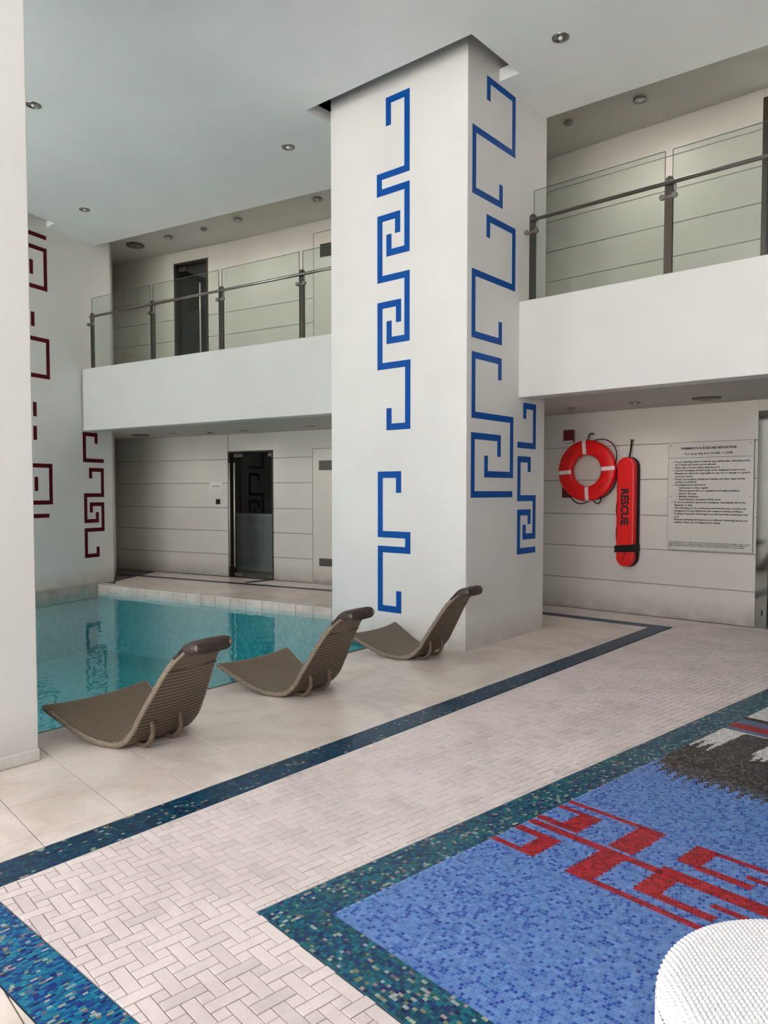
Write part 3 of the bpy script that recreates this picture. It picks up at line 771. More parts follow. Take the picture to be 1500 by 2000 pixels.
# ================================================================ LOUNGERS
def cr(a, n):
    a = np.array(a, float); a = np.concatenate([[2 * a[0] - a[1]], a, [2 * a[-1] - a[-2]]]); t = np.linspace(0, len(a) - 3, n); i = np.minimum(t.astype(int), len(a) - 4); f = t - i
    p0, p1, p2, p3 = a[i], a[i + 1], a[i + 2], a[i + 3]
    return .5 * ((2 * p1) + (-p0 + p2) * f + (2 * p0 - 5 * p1 + 4 * p2 - p3) * f ** 2 + (-p0 + 3 * p1 - 3 * p2 + p3) * f ** 3)
PU = [-.522, -.206, .02, .15, .235, .39, .478, .525, .588]
PZ = [.160, .020, .0, .085, .215, .469, .572, .600, .614]
PW = [.372, .30, .245, .235, .225, .175, .14, .13, .125]
def lounger():
    root = empty('pool_lounger')
    n = 260; U, Z, Wd = cr(PU, n), cr(PZ, n), cr(PW, n)
    d = np.stack([np.gradient(U), np.gradient(Z)], 1); d /= np.hypot(*d.T)[:, None]; nx, nz = -d[:, 1], d[:, 0]   # up/front normal
    Z = Z + .004
    s = np.concatenate([[0], np.cumsum(np.hypot(np.diff(U), np.diff(Z)))])
    T = .034
    rid = .0045 * np.abs(np.sin(np.pi * s / .027))                    # ribs on the back
    rid_t = .0012 * np.abs(np.sin(np.pi * s / .011))
    nv = 15; vv = np.linspace(-1, 1, nv)
    def sheet(off, name, mat, flip):
        V, F, uv = [], [], []
        for i in range(n):
            foot = .05 * (1 - np.clip(s[i] / .18, 0, 1))
            for k in range(nv):
                w = Wd[i] - .004
                bow = foot * (1 - vv[k] ** 2) * .9                       # scooped foot edge
                sag = .010 * (1 - vv[k] ** 2)
                V.append((U[i] + nx[i] * (off[i] - sag) + bow, vv[k] * w, Z[i] + nz[i] * (off[i] - sag))); uv.append((s[i], vv[k] * w))
        for i in range(n - 1):
            for k in range(nv - 1):
                a = i * nv + k; q = (a, a + 1, a + nv + 1, a + nv); F.append(q[::-1] if flip else q)
        o = mesh_obj(name, V, F, mat, root, True)
        l = o.data.uv_layers.new(name='UV'); d_ = [0.0] * (2 * len(o.data.loops))
        for j, lp in enumerate(o.data.loops): d_[2 * j], d_[2 * j + 1] = uv[lp.vertex_index]
        l.data.foreach_set('uv', d_); return o
    sheet(T + rid_t, 'seat', M['wicker'], True)
    sheet(.0045 - rid, 'back_shell', M['wicker_back'], False)
    for sd in (-1, 1):
        st_ = 2
        mbb = MB(); pts = [(U[i] + nx[i] * T / 2, sd * Wd[i], Z[i] + nz[i] * T / 2) for i in range(0, n, st_)]
        V, F = [], []; m = 8
        for i in range(0, n, st_):
            for k in range(m):
                t_ = 2 * math.pi * k / m; r1 = T / 2 + .001 + .0015 * math.sin(s[i] * 500); a = r1 * math.cos(t_); b = .013 * math.sin(t_)
                V.append((U[i] + nx[i] * (T / 2 + a), sd * (Wd[i] + b), Z[i] + nz[i] * (T / 2 + a)))
        L_ = len(V) // m
        for i in range(L_ - 1):
            for k in range(m): a, b = i * m + k, i * m + (k + 1) % m; F.append((a, b, b + m, a + m))
        F.append(tuple(range(m))); F.append(tuple(range(len(V) - m, len(V))))
        fix(mesh_obj('edge_trim', V, F, M['wicker_edge'], root, True))
    # foot edge roll
    pts = []
    for k in range(nv):
        pts.append((U[0] + .045 * (1 - vv[k] ** 2), vv[k] * Wd[0], Z[0] + T / 2 - .010 * (1 - vv[k] ** 2)))
    MB().tube(pts, T / 2, 8).build('foot_roll', M['wicker_edge'], root, True)
    # carrying struts under the back
    for v in (-.14, .065):
        pts = []
        for q in np.linspace(0, 1, 12):
            i = int(n * (.265 + .20 * q)); bulge = .056 * math.sin(math.pi * q) ** .8
            pts.append((U[i] - nx[i] * bulge, v, max(Z[i] - nz[i] * bulge, .012)))
        # the foot of the strut rests on the floor
        MB().tube(pts, [.012 + .005 * k / 11 for k in range(12)], 8).build('strut', M['wicker_strut'], root, True)
    # headrest cushion folded over the top
    i0 = int(n * .70); V, F = [], []; idx = list(range(i0, n, 3)); m = 16
    for c_, i in enumerate(idx):
        q = c_ / (len(idx) - 1)
        th_t = .006 + .022 * min(1, q * 2.2) * (1 - .25 * max(0, q - .75) * 4)
        th_b = .002 if q < .42 else .002 + .021 * min(1, (q - .42) / .15)
        hw = Wd[i] + .023 - (.02 * max(0, q - .9) * 10)
        for k in range(m):
            t_ = 2 * math.pi * k / m; cx_, sx_ = math.cos(t_), math.sin(t_)
            yy = hw * (abs(cx_) ** .45) * (1 if cx_ >= 0 else -1)
            h = (T / 2 + (th_t if sx_ >= 0 else th_b)) * (abs(sx_) ** .7) * (1 if sx_ >= 0 else -1)
            if q < .42 and sx_ < 0: h = .0
            V.append((U[i] + nx[i] * (T / 2 + h + (T / 2 if q < .42 and sx_ <= 0 else 0))  , yy, Z[i] + nz[i] * (T / 2 + h + (T / 2 if q < .42 and sx_ <= 0 else 0))))
    for i in range(len(idx) - 1):
        for k in range(m): a, b = i * m + k, i * m + (k + 1) % m; F.append((a, b, b + m, a + m))
    F.append(tuple(range(m))); F.append(tuple(range(len(V) - m, len(V))))
    cu = fix(mesh_obj('headrest_cushion', V, F, M['cushion'], root, True))
    # strap of the cushion round the back
    for q in (.635,):
        i = int(n * q); w = Wd[i] + .004; o1 = -.004; o2 = T + .003
        pts = [(U[i] + nx[i] * o1, -w, Z[i] + nz[i] * o1), (U[i] + nx[i] * (o1 - .002), 0, Z[i] + nz[i] * (o1 - .002)), (U[i] + nx[i] * o1, w, Z[i] + nz[i] * o1)]
        MB().tube(pts, .0035, 6).build('strap', M['cushion'], cu)
    return root
lg = lounger()
LS = [((-4.064, 2.45), .115, 'brown wicker lounger nearest the camera beside the plain white pillar'),
      ((-4.172, 3.806), .085, 'brown wicker lounger in the middle of the row of three'),
      ((-4.272, 5.336), .105, 'brown wicker lounger right in front of the blue patterned pillar')]
for i, (p, th, lab) in enumerate(LS):
    o = lg if i == 0 else copy_tree(lg)
    o.location = (p[0], p[1], .004); o.rotation_euler = (0, 0, th); tag(o, lab, 'lounger', 'wicker loungers on the pool deck')

# ================================================================ BALCONY RAILS
def railing(name, A, B, posts, panes, label):
    """posts: distances along A->B; panes (s0,s1)"""
    L = math.dist(A, B); u = ((B[0] - A[0]) / L, (B[1] - A[1]) / L); n = (-u[1], u[0])
    root = empty(name, (A[0], A[1], 3.43), math.atan2(u[1], u[0])); tag(root, label, 'railing')
    for s in posts:
        mb = MB(); m = []
        for k in range(9): t = math.pi * k / 8; m.append((s + .032 * math.cos(t), .84 + .032 * math.sin(t)))
        prof = [(s + .032, 0)] + m + [(s - .032, 0)]
        mb.add([(x, .06, z) for x, z in prof] + [(x, .09, z) for x, z in prof], [tuple(range(len(prof))), tuple(range(len(prof), 2 * len(prof)))[::-1]] + [(i, (i + 1) % len(prof), len(prof) + (i + 1) % len(prof), len(prof) + i) for i in range(len(prof))])
        o = fix(mb.build('post', M['steel_dark'], root))
        MB().box(s - .045, s + .045, .03, .12, -.002, .01).build('base_plate', M['steel'], o)
        br = MB().tube([(s + .02, .07, .70), (s + .055, .05, .70), (s + .065, .04, .74), (s + .065, .03, .80)], .008, 8)
        br.build('bracket', M['steel'], o, True)
        cl = MB()
        for ds in (-1, 1): cl.lathe([(.001, -.012), (.026, -.012), (.026, .012), (.001, .012)], (s + ds * .055, .045, .69), 14, 'Y')
        cl.box(s - .055, s + .055, .052, .068, .68, .70)
        fix(cl.build('glass_clamp', M['steel'], o))
    MB().tube([(posts[0] - .0, .03, .80), (L, .03, .80)], .018, 12).build('handrail', M['steel'], root, True)
    for (a, b) in panes:
        o = MB().box(a, b, .048, .060, .0, 1.09).build('glass_pane', M['rail_glass'], root)
        e = MB().box(a, b, .048, .060, 1.0905, 1.0925); e.box(a - .002, a - .0003, .048, .060, .0, 1.0925).box(b + .0003, b + .002, .048, .060, .0, 1.0925)
        e.build('glass_edge', M['glass_edge'], o)
    return root
M['glass_edge'] = new_mat('green_glass_edge', srgb(88, 108, 98), .3)
A, B = (-4.06, 6.712), (4.2, 6.712)
railing('glass_railing', A, B, [.095, 1.475, 2.86, 4.24, 5.62, 7.0], [(.12, 1.44), (1.51, 2.83), (2.89, 4.21), (4.27, 5.59), (5.65, 6.97)], 'glass balcony railing with steel posts on the right, next to the patterned pillar')
dl = Vector((BL1[0] - BL0[0], BL1[1] - BL0[1])).normalized()
def sb(x): return (x - BL0[0]) / dl[0]
railing('glass_railing', BL0, BL1, [sb(-11.305), sb(-9.90), sb(-8.513), sb(-7.115), sb(-5.9)],
        [(sb(-11.28), sb(-9.93)), (sb(-9.87), sb(-8.545)), (sb(-8.485), sb(-7.145)), (sb(-7.085), sb(-5.93))], 'glass balcony railing with steel posts on the left, above the far end of the pool')

# ================================================================ DOORS
WL = (L1, L2)
uL = Vector((L2[0] - L1[0], L2[1] - L1[1], 0)).normalized()
# lower left glass door with the dim room behind
s0, s1 = sL(-10.79), sL(-9.79)
def bxL(s0, s1, off, t, z0, z1): return MB().obox(L1, L2, t, z0, z1, s0, s1, off)
d1 = bxL(s0, s0 + .04, -.012, .17, 0, 2.2); d1.obox(L1, L2, .17, 2.17, 2.2, s0 + .04, s1 - .02, -.012); d1.obox(L1, L2, .17, 0, 2.2, s1 - .02, s1, -.012)
door1 = d1.build('door_1', M['steel_dark']); tag(door1, kind='structure')
gp = bxL(s0 + .05, s1 - .03, .05, .012, .01, 2.16).build('glass_leaf', M['door_glass'], door1)
for (a, b) in ((s0 + .09, s0 + .29), (s1 - .15, s1 - .03)):
    bxL(a, b, .042, .03, 2.10, 2.158).build('patch_fitting', M['steel'], gp); bxL(a, b, .042, .03, .012, .07).build('patch_fitting', M['steel'], gp)
for s in (s0 + .055, s0 + .17):
    x, y = L1[0] + uL.x * s, L1[1] + uL.y * s
    MB().tube([(x, y - .03, .18), (x, y - .03, 2.0)], .014, 10).build('pull_handle', M['handle_steel'], door1, True)
# room behind door 1
rm = MB(); E = lambda s, o: (L1[0] + uL.x * s - uL.y * o, L1[1] + uL.y * s + uL.x * o)
q = [E(-1.2, .19), E(2.4, .19), E(2.4, 3.2), E(-1.2, 3.2)]
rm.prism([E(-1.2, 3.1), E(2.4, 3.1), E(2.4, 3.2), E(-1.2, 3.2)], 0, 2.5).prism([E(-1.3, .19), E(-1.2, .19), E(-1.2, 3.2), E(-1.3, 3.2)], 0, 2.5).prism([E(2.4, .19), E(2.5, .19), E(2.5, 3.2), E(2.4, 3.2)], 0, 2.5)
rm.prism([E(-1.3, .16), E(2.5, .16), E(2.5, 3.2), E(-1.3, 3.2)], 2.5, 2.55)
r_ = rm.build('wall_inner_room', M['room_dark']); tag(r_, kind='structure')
rf = MB().prism([E(-1.3, .17), E(2.5, .17), E(2.5, 3.2), E(-1.3, 3.2)], -.03, -.001).build('floor_inner_room', M['groove']); tag(rf, kind='structure')
ct = MB().prism([E(-.9, .9), E(.62, .9), E(.62, 1.5), E(-.9, 1.5)], 0, 1.04).build('reception_counter', M['counter']); tag(ct, 'white reception counter seen through the glass door', 'counter')
MB().prism([E(-.92, .86), E(.66, .86), E(.66, 1.54), E(-.92, 1.54)], 1.04, 1.08).build('counter_top', M['white_trim'], ct)
MB().prism([E(.62, .89), E(.66, .89), E(.66, 1.51), E(.62, 1.51)], 0, 1.04).build('end_panel', M['white_trim'], ct)
pn = MB().prism([E(.75, 3.04), E(1.9, 3.04), E(1.9, 3.09), E(.75, 3.09)], .0, 2.05).build('blue_cabinet', M['navy']); tag(pn, 'navy wall cabinet in the dim room behind the glass door', 'cabinet')
mo = MB().prism([E(-.1, 1.1), E(.3, 1.1), E(.3, 1.16), E(-.1, 1.16)], 1.12, 1.34); mo.prism([E(.06, 1.1), E(.14, 1.1), E(.14, 1.2), E(.06, 1.2)], 1.0805, 1.125)
mo = mo.build('desk_monitor', M['black']); tag(mo, 'black monitor standing on the reception counter', 'monitor')
# service door with grilles, lower and upper
def service_door(name, z0, x0, z1, kn):
    s = sL(x0); o = MB().obox(L1, L2, .010, z0 + .05, z1, s, s + .8, -.008).build(name, M['wall']); tag(o, kind='structure'); bevel(o, .003, 1)
    e = MB().obox(L1, L2, .012, z0 + .04, z1 + .012, s - .012, s - .002, -.007).obox(L1, L2, .012, z1 + .002, z1 + .012, s, s + .8, -.007).obox(L1, L2, .012, z0 + .038, z0 + .048, s, s + .8, -.007)
    e.build('door_frame', M['groove'], o)
    for (a, b) in kn:
        g = MB().obox(L1, L2, .006, a, b, s + .13, s + .62, -.016).build('grille', M['steel_dark'], o)
        sl_ = MB()
        k = 8
        for i in range(k): zz = a + (b - a) * (i + .5) / k; sl_.obox(L1, L2, .004, zz - .004, zz + .004, s + .14, s + .61, -.021)
        sl_.build('grille_slat', M['steel'], g)
service_door('door_2', 0, -8.965, 2.19, ((1.845, 2.0), (.29, .415)))
service_door('door_3', 3.43, -8.93, 5.63, ((5.235, 5.44),))
# upper left glass door
uK = Vector((L1[0] - L0[0], L1[1] - L0[1], 0)).normalized()
a, b = sL0(-11.98), sL0(-11.2)
o = MB().obox(L0, L1, .16, 3.43, 5.62, a, a + .05, -.006).obox(L0, L1, .16, 3.43, 5.62, b - .04, b, -.006).obox(L0, L1, .16, 5.58, 5.62, a + .05, b - .04, -.006)
door4 = o.build('door_4', M['steel_dark']); tag(door4, kind='structure')
gl = MB().obox(L0, L1, .012, 3.44, 5.57, a + .06, b - .05, .06).build('glass_leaf', M['door_glass'], door4)
MB().obox(L0, L1, .03, 5.48, 5.565, a + .07, a + .24, .05).build('patch_fitting', M['steel'], gl)
E2 = lambda s, o_: (L0[0] + uK.x * s - uK.y * o_, L0[1] + uK.y * s + uK.x * o_)
x_, y_ = E2(b - .16, -.03); MB().tube([(x_, y_, 3.75), (x_, y_, 5.2)], .014, 10).build('pull_handle', M['handle_steel'], door4, True)
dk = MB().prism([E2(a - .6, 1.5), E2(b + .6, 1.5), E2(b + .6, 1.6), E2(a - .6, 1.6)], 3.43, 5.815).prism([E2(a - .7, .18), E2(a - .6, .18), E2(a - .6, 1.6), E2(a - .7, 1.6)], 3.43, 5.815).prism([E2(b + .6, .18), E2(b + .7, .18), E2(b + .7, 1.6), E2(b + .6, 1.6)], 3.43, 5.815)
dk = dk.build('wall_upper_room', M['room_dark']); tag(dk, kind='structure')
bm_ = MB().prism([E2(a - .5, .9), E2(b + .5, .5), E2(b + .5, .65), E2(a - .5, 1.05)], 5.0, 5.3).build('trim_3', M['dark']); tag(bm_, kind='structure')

# right hand doorway at the picture edge
o = MB().box(-2.367, -2.245, 8.868, 9.05, 0, 2.377).build('door_5', M['mirror_steel']); tag(o, kind='structure'); door5 = o
MB().box(-2.245, -1.1, 8.868, 9.05, 2.25, 2.377).build('door_header', M['steel'], o); MB().box(-1.14, -1.1, 8.868, 9.05, 0, 2.25).build('door_jamb', M['steel'], o)
MB().box(-2.24, -1.15, 8.93, 8.942, .01, 2.24).build('glass_leaf', M['door_glass'], o)
MB().box(-2.30, -2.285, 8.864, 8.868, .14, .2).build('floor_bolt', M['black'], o)
lb = MB().box(-3.3, .2, 11.0, 11.1, 0, 2.5).box(-3.3, -3.2, 9.08, 11.0, 0, 2.5).box(.1, .2, 9.08, 11.0, 0, 2.5).box(-3.3, .2, 9.08, 11.1, 2.5, 2.56)
lb = lb.build('wall_lobby', M['wall']); tag(lb, kind='structure')
lf = MB().box(-3.3, .2, 8.95, 11.1, -.05, -.001).build('floor_lobby', M['groove']); tag(lf, kind='structure')
o = MB().box(-2.385, -2.335, 8.87, 9.05, 3.43, 5.72).box(-2.335, -1.1, 8.87, 9.05, 5.64, 5.72).build('door_6', M['steel_dark']); tag(o, kind='structure')
MB().box(-2.33, -1.14, 8.93, 8.942, 3.44, 5.63).build('glass_leaf', M['door_glass'], o)
MB().tube([(-2.25, 8.84, 3.85), (-2.25, 8.84, 5.1)], .014, 10).build('pull_handle', M['handle_steel'], o, True)
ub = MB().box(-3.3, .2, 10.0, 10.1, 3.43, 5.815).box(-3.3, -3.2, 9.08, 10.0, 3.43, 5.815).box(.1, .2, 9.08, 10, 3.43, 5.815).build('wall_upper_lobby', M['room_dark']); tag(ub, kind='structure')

# ================================================================ THINGS ON THE WALLS
YW = 8.872       # face of the boards of the back wall
def text_mesh(name, txt, size, mat, parent, loc, rot, align='LEFT', bold=0.0, sx=1.0, res=2, ext=.0006):
    c = bpy.data.curves.new(name, 'FONT'); c.body = txt; c.size = size; c.extrude = ext; c.offset = bold; c.align_x = align; c.resolution_u = res
    t = bpy.data.objects.new(name, c); C.objects.link(t); bpy.context.view_layer.update()
    dg = bpy.context.evaluated_depsgraph_get(); me = bpy.data.meshes.new_from_object(t.evaluated_get(dg)); bpy.data.objects.remove(t)
    me.materials.clear(); me.materials.append(mat)
    o = bpy.data.objects.new(name, me); C.objects.link(o); o.location = loc; o.rotation_euler = rot; o.scale = (sx, 1, 1)
    if parent: o.parent = parent
    return o
RX = (math.radians(90), 0, 0)
# life ring
rg = empty('life_ring', (-4.322, YW - .10, 1.762)); tag(rg, 'red foam life ring with four white reflective bands hanging on the wall', 'life ring')
ro, ri, n = .382, .195, 56
prof = []
for k in range(16):
    t_ = 2 * math.pi * k / 16; cx_, sx_ = math.cos(t_), math.sin(t_)
    prof.append(((ro + ri) / 2 + (ro - ri) / 2 * abs(cx_) ** .55 * (1 if cx_ > 0 else -1), .055 * abs(sx_) ** .5 * (1 if sx_ > 0 else -1)))
prof.append(prof[0])
fix(MB().lathe(prof, (0, 0, 0), n, 'Y').build('ring_body', M['red_vinyl'], rg, True))
for k in range(4):
    t0 = math.pi / 2 * k + math.radians(4)
    V, F = [], []; h = .024
    for (r_, y_) in ((ri + .028, -.0566), (ri + .01, -.052), (ro - .01, -.052), (ro - .028, -.0566)): pass
    c_, s_ = math.cos(t0), math.sin(t0); pts = [(ri + .008, -.044), (ri + .03, -.0572), (ro - .03, -.0572), (ro - .004, -.040)]
    for (r_, y_) in pts:
        for hh in (-h, h): V.append((r_ * c_ - hh * s_, y_, r_ * s_ + hh * c_))
    for (r_, y_) in pts:
        for hh in (-h, h): V.append((r_ * c_ - hh * s_, y_ + .004, r_ * s_ + hh * c_))
    for i in range(3): F += [(2 * i, 2 * i + 1, 2 * i + 3, 2 * i + 2), (8 + 2 * i, 8 + 2 * i + 2, 8 + 2 * i + 3, 8 + 2 * i + 1), (2 * i, 2 * i + 2, 10 + 2 * i, 8 + 2 * i), (2 * i + 1, 9 + 2 * i, 11 + 2 * i, 2 * i + 3)]
    F += [(0, 8, 9, 1), (6, 7, 15, 14)]
    fix(mesh_obj('reflective_band', V, F, M['reflective'], rg))
def arc(c, a0, a1, r0, r1, y0, y1, n=14):
    return [(c[0] + (r0 + (r1 - r0) * math.sin(math.pi * i / n)) * math.cos(a0 + (a1 - a0) * i / n), y0 + (y1 - y0) * i / n, c[1] + (r0 + (r1 - r0) * math.sin(math.pi * i / n)) * math.sin(a0 + (a1 - a0) * i / n)) for i in range(n + 1)]
for (a0, a1, r1) in ((78, 12, .46), (8, -72, .41), (-85, -130, .43), (-78, -60, .44)):
    MB().tube(arc((0, 0), math.radians(a0), math.radians(a1), ro - .005, r1, .0, .0), .007, 6).build('rope', M['webbing'], rg, True)
MB().tube([(.02, -.01, .375), (.03, 0, .46)], .011, 8, flat=.5).build('hanging_loop', M['webbing'], rg)
MB().tube([(-.01, -.01, .375), (.03, 0, .465)], .008, 8, flat=.5).build('hanging_loop', M['webbing'], rg)
hk = MB().box(-4.302, -4.282, YW - .07, YW, 2.215, 2.235).build('wall_hook', M['steel_dark']); tag(hk, 'small hook holding the life ring on the wall', 'hook')
# faint hand lettering on the ring
def scribble(parent, cx, cz, ang, ln, y, name='lettering'):
    mb = MB(); k = 26; pts = []
    for i in range(k):
        q = i / (k - 1) - .5; a, b = q * ln, .012 * math.sin(i * 1.9) + .004 * math.sin(i * .7)
        pts.append((cx + a * math.cos(ang) - b * math.sin(ang), y, cz + a * math.sin(ang) + b * math.cos(ang)))
    mb.tube(pts, .0022, 4); return mb.build(name, M['ink'], parent)
scribble(rg, -.20, .20, math.radians(48), .13, -.0555); scribble(rg, .19, -.21, math.radians(38), .15, -.0555)

# rescue tube
TX, TT, TB = -3.808, 1.915, .588
rt = empty('rescue_tube', (TX, YW - .08, (TT + TB) / 2)); tag(rt, 'red rescue tube with RESCUE lettering and black strap hanging upright on the wall', 'rescue tube')
hl = (TT - TB) / 2
def slab_outline(hw, h, n=10):
    pts = []
    for k in range(n + 1): t_ = math.pi * k / n; pts.append((hw * math.cos(t_), h - hw + hw * math.sin(t_)))
    for k in range(n + 1): t_ = math.pi + math.pi * k / n; pts.append((hw * math.cos(t_), -h + hw + hw * math.sin(t_)))
    return pts
def rounded_slab(hw, h, y0, y1, r, name, mat, parent, bend=.0):
    rows = [(hw - r, h - r, y0), (hw - r * .3, h - r * .3, y0 + r * .3), (hw, h, y0 + r), (hw, h, y1 - r * .3), (hw - r * .3, h - r * .3, y1)]
    V, F = [], []
    for (a, b, y_) in rows:
        pp = slab_outline(a, b); V += [(x, y_, z) for x, z in pp]
    m = len(slab_outline(1, 2))
    for i in range(len(rows) - 1):
        for k in range(m): a, b = i * m + k, i * m + (k + 1) % m; F.append((a, b, b + m, a + m))
    F.append(tuple(range(m))); F.append(tuple(range((len(rows) - 1) * m, len(rows) * m)))
    return fix(mesh_obj(name, V, F, mat, parent, False))
rounded_slab(.112, hl, -.06, .03, .022, 'foam_body', M['red_vinyl'], rt)
bk = rounded_slab(.124, hl + .006, .031, .065, .012, 'black_backing', M['webbing'], rt); bk.location.x = .008
text_mesh('lettering', 'RESCUE', .130, M['ink'], rt, (-.045, -.0608, .285), (math.radians(90), math.radians(90), 0), bold=.0055, sx=.98)
V = MB(); V.tube([(-.128, -.02, -.455), (-.10, -.066, -.458), (0, -.068, -.452), (.10, -.066, -.44), (.134, -.02, -.43), (.136, .05, -.43)], .034, 8, flat=.35)
st_ = MB(); yb = -.0625
st_.add([(-.128, yb, -.495), (.130, yb, -.478), (.134, yb, -.385), (-.126, yb, -.412), (-.128, .06, -.495), (.142, .06, -.478), (.144, .06, -.385), (-.126, .06, -.412)], [(0, 1, 2, 3), (7, 6, 5, 4), (0, 4, 5, 1), (1, 5, 6, 2), (2, 6, 7, 3), (3, 7, 4, 0)])
o = fix(st_.build('strap', M['webbing'], rt)); bevel(o, .004, 2)
scribble(rt, -.01, -.545, math.radians(70), .12, -.0612)
MB().tube([(.02, -.0, hl - .01), (.03, .02, hl + .08), (.034, .04, hl + .20)], .013, 8, flat=.6).build('hanging_strap', M['webbing'], rt)
MB().tube([(-.116, .02, .2), (-.14, .02, .1), (-.145, .02, 0), (-.13, .02, -.09), (-.118, .02, -.12)], .005, 6).build('cord', M['webbing'], rt, True)
MB().tube([(-.116, .02, -.15), (-.14, .02, -.2), (-.142, .02, -.3), (-.122, .02, -.42)], .005, 6).build('cord', M['webbing'], rt, True)
hk = MB().box(-3.785, -3.765, YW - .06, YW, 2.11, 2.13).build('wall_hook', M['steel_dark']); tag(hk, 'small hook holding the rescue tube on the wall', 'hook')
# alarm boxes
ab = MB().box(-4.691, -4.545, YW - .04, YW, 2.125, 2.29).build('alarm_box', M['darkred']); bevel(ab, .006, 2); tag(ab, 'dark red alarm box above and left of the life ring', 'alarm box')
MB().box(-4.685, -4.551, YW - .043, YW - .0385, 2.127, 2.152).build('label_strip', M['reflective'], ab)
ab = MB().box(-4.705, -4.575, YW - .035, YW, 1.421, 1.553).build('alarm_box', M['darkred']); bevel(ab, .006, 2); tag(ab, 'dark red alarm box partly behind the lower left of the life ring', 'alarm box')
MB().lathe([(.001, -.006), (.022, -.006), (.024, 0)], (-4.635, YW - .035, 1.49), 14, 'Y').build('call_button', M['black'], ab)

# rules board : clear sheet with printed text
SX0, SX1, SZ0, SZ1 = -3.335, -2.402, .823, 2.066
rb = MB().box(SX0, SX1, YW - .014, YW - .008, SZ0, SZ1).build('rules_board', M['board']); tag(rb, 'glossy grey sheet printed with the swimming pool rules, by the right hand doorway', 'sign')
ed = MB()
for (a, b, c, d_) in ((SX0 - .003, SX1 + .003, SZ1, SZ1 + .003), (SX0 - .003, SX1 + .003, SZ0 - .003, SZ0), (SX0 - .003, SX0, SZ0, SZ1), (SX1, SX1 + .003, SZ0, SZ1)): ed.box(a, b, YW - .015, YW - .006, c, d_)
ed.build('board_edge', M['ink_grey'], rb)
for x in (SX0 + .03, SX1 - .03):
    for z in (SZ0 + .03, SZ1 - .03, (SZ0 + SZ1) / 2): MB().lathe([(.001, -.006), (.008, -.006), (.008, .012)], (x, YW - .012, z), 10, 'Y').build('screw', M['steel'], rb)
def tx(s, x, z, size, al='LEFT', b=.0, sx=1.0): return text_mesh('printed_text', s, size, M['ink'], rb, (x, YW - .0152, z), RX, al, b, sx, 1, .0003)
mid = (SX0 + SX1) / 2 - .02
tx('SWIMMING POOL RULES AND REGULATIONS', mid, 1.985, .036, 'CENTER', .0016, .83)
tx('Pool opens daily from 7:00AM - 11:00PM', mid, 1.925, .031, 'CENTER', .0009, 1.02)
MB().box(SX0 + .005, SX1 - .005, YW - .0155, YW - .0142, 1.888, 1.892).build('printed_line', M['ink'], rb)
rules = [(0, 'Proper swimming attire is required (e.g. bathing suits, swimming trunks,'), (1, 'etc.)T-shirts and shorts are not allowed.'), (0, 'Please take a shower before using the pool.'),
 (0, 'Personal belongings should be kept at the designated locker rooms.'), (1, 'Management will not be responsible for any loss or damage to a guest\'s'), (1, 'personal property.'),
 (0, 'Diving, horse-playing, pushing and running, and other inappropriate'), (1, 'conduct is prohibited.'), (0, 'Duty lifeguards are allowed to:'),
 (2, 'Assist guests as they register.'), (2, 'Educate guests with pool regulations and safety guidelines.'), (2, 'Monitor the area.'), (2, 'Maintain cleanliness.'), (2, 'Assist during an emergency if they occur.'),
 (0, 'In case of accidents, injuries and emergency, immediately inform the'), (1, 'lifeguards on duty.'), (0, 'The swimming pool is a smoke-free environment and a no-pets area.'), (0, 'Bringing in food and drinks from the outside is strictly prohibited.'),
 (0, 'Drinking of any kind of beverage is not allowed while swimming in the'), (1, 'pool.'), (0, 'External swimming instructors are not allowed. Swimming lessons are'), (1, 'available. Please see our lifeguards for details.')]
z = 1.835
for k, s in rules:
    x = SX0 + .075 + (.05 if k == 2 else 0)
    tx(s, x, z, .0268, 'LEFT', .0010, 1.06)
    if k != 1: MB().lathe([(.001, -.0008), (.004, -.0008), (.004, .0004)], (x - .022, YW - .0148, z + .007), 8, 'Y').build('printed_bullet', M['ink'], rb)
    z -= .0334
for i, s in enumerate(['All guests utilizing the pool do so at their own risk. We will not be held responsible and liable for any damages or injury or loss of',
                       'property while using the pool, its facilities and equipment. Any destruction of the facility by guests is the full responsibility and',
                       'liability of the guests. All guests are expected to follow the pool rules and regulations posted at the pool area at all times.']):
    tx(s, SX0 + .015, .905 - .020 * i, .0165, 'LEFT', .0006, 1.03)

# sign plate and card reader by the left glass door
def onL(name, s0, s1, z0, z1, t, mat): return MB().obox(L1, L2, t, z0, z1, s0, s1, -t - .001).build(name, mat)
sK = lambda x: (x - L1[0]) / uL.x
K0, K1 = L0, L1
def onK(name, x0, x1, z0, z1, t, mat): return MB().obox(L0, L1, t, z0, z1, sL0(x0), sL0(x1), -t - .001).build(name, mat)
sg = onK('door_sign', -11.2, -10.92, 1.50, 1.66, .006, M['white_trim']); tag(sg, 'small white name plate left of the far glass door', 'sign')
ang = math.atan2(uK.y, uK.x)
xx, yy = E2(sL0(-11.06), -.0078); text_mesh('lettering', 'SAUNA', .055, M['ink_grey'], sg, (xx, yy, 1.575), (math.radians(90), 0, ang), 'CENTER')
MB().obox(L0, L1, .001, 1.535, 1.54, sL0(-11.18), sL0(-10.94), -.0085).build('printed_line', M['ink_grey'], sg)
cd = onK('card_reader', -11.055, -10.975, 1.275, 1.365, .02, M['black']); tag(cd, 'small black card reader under the name plate', 'card reader')

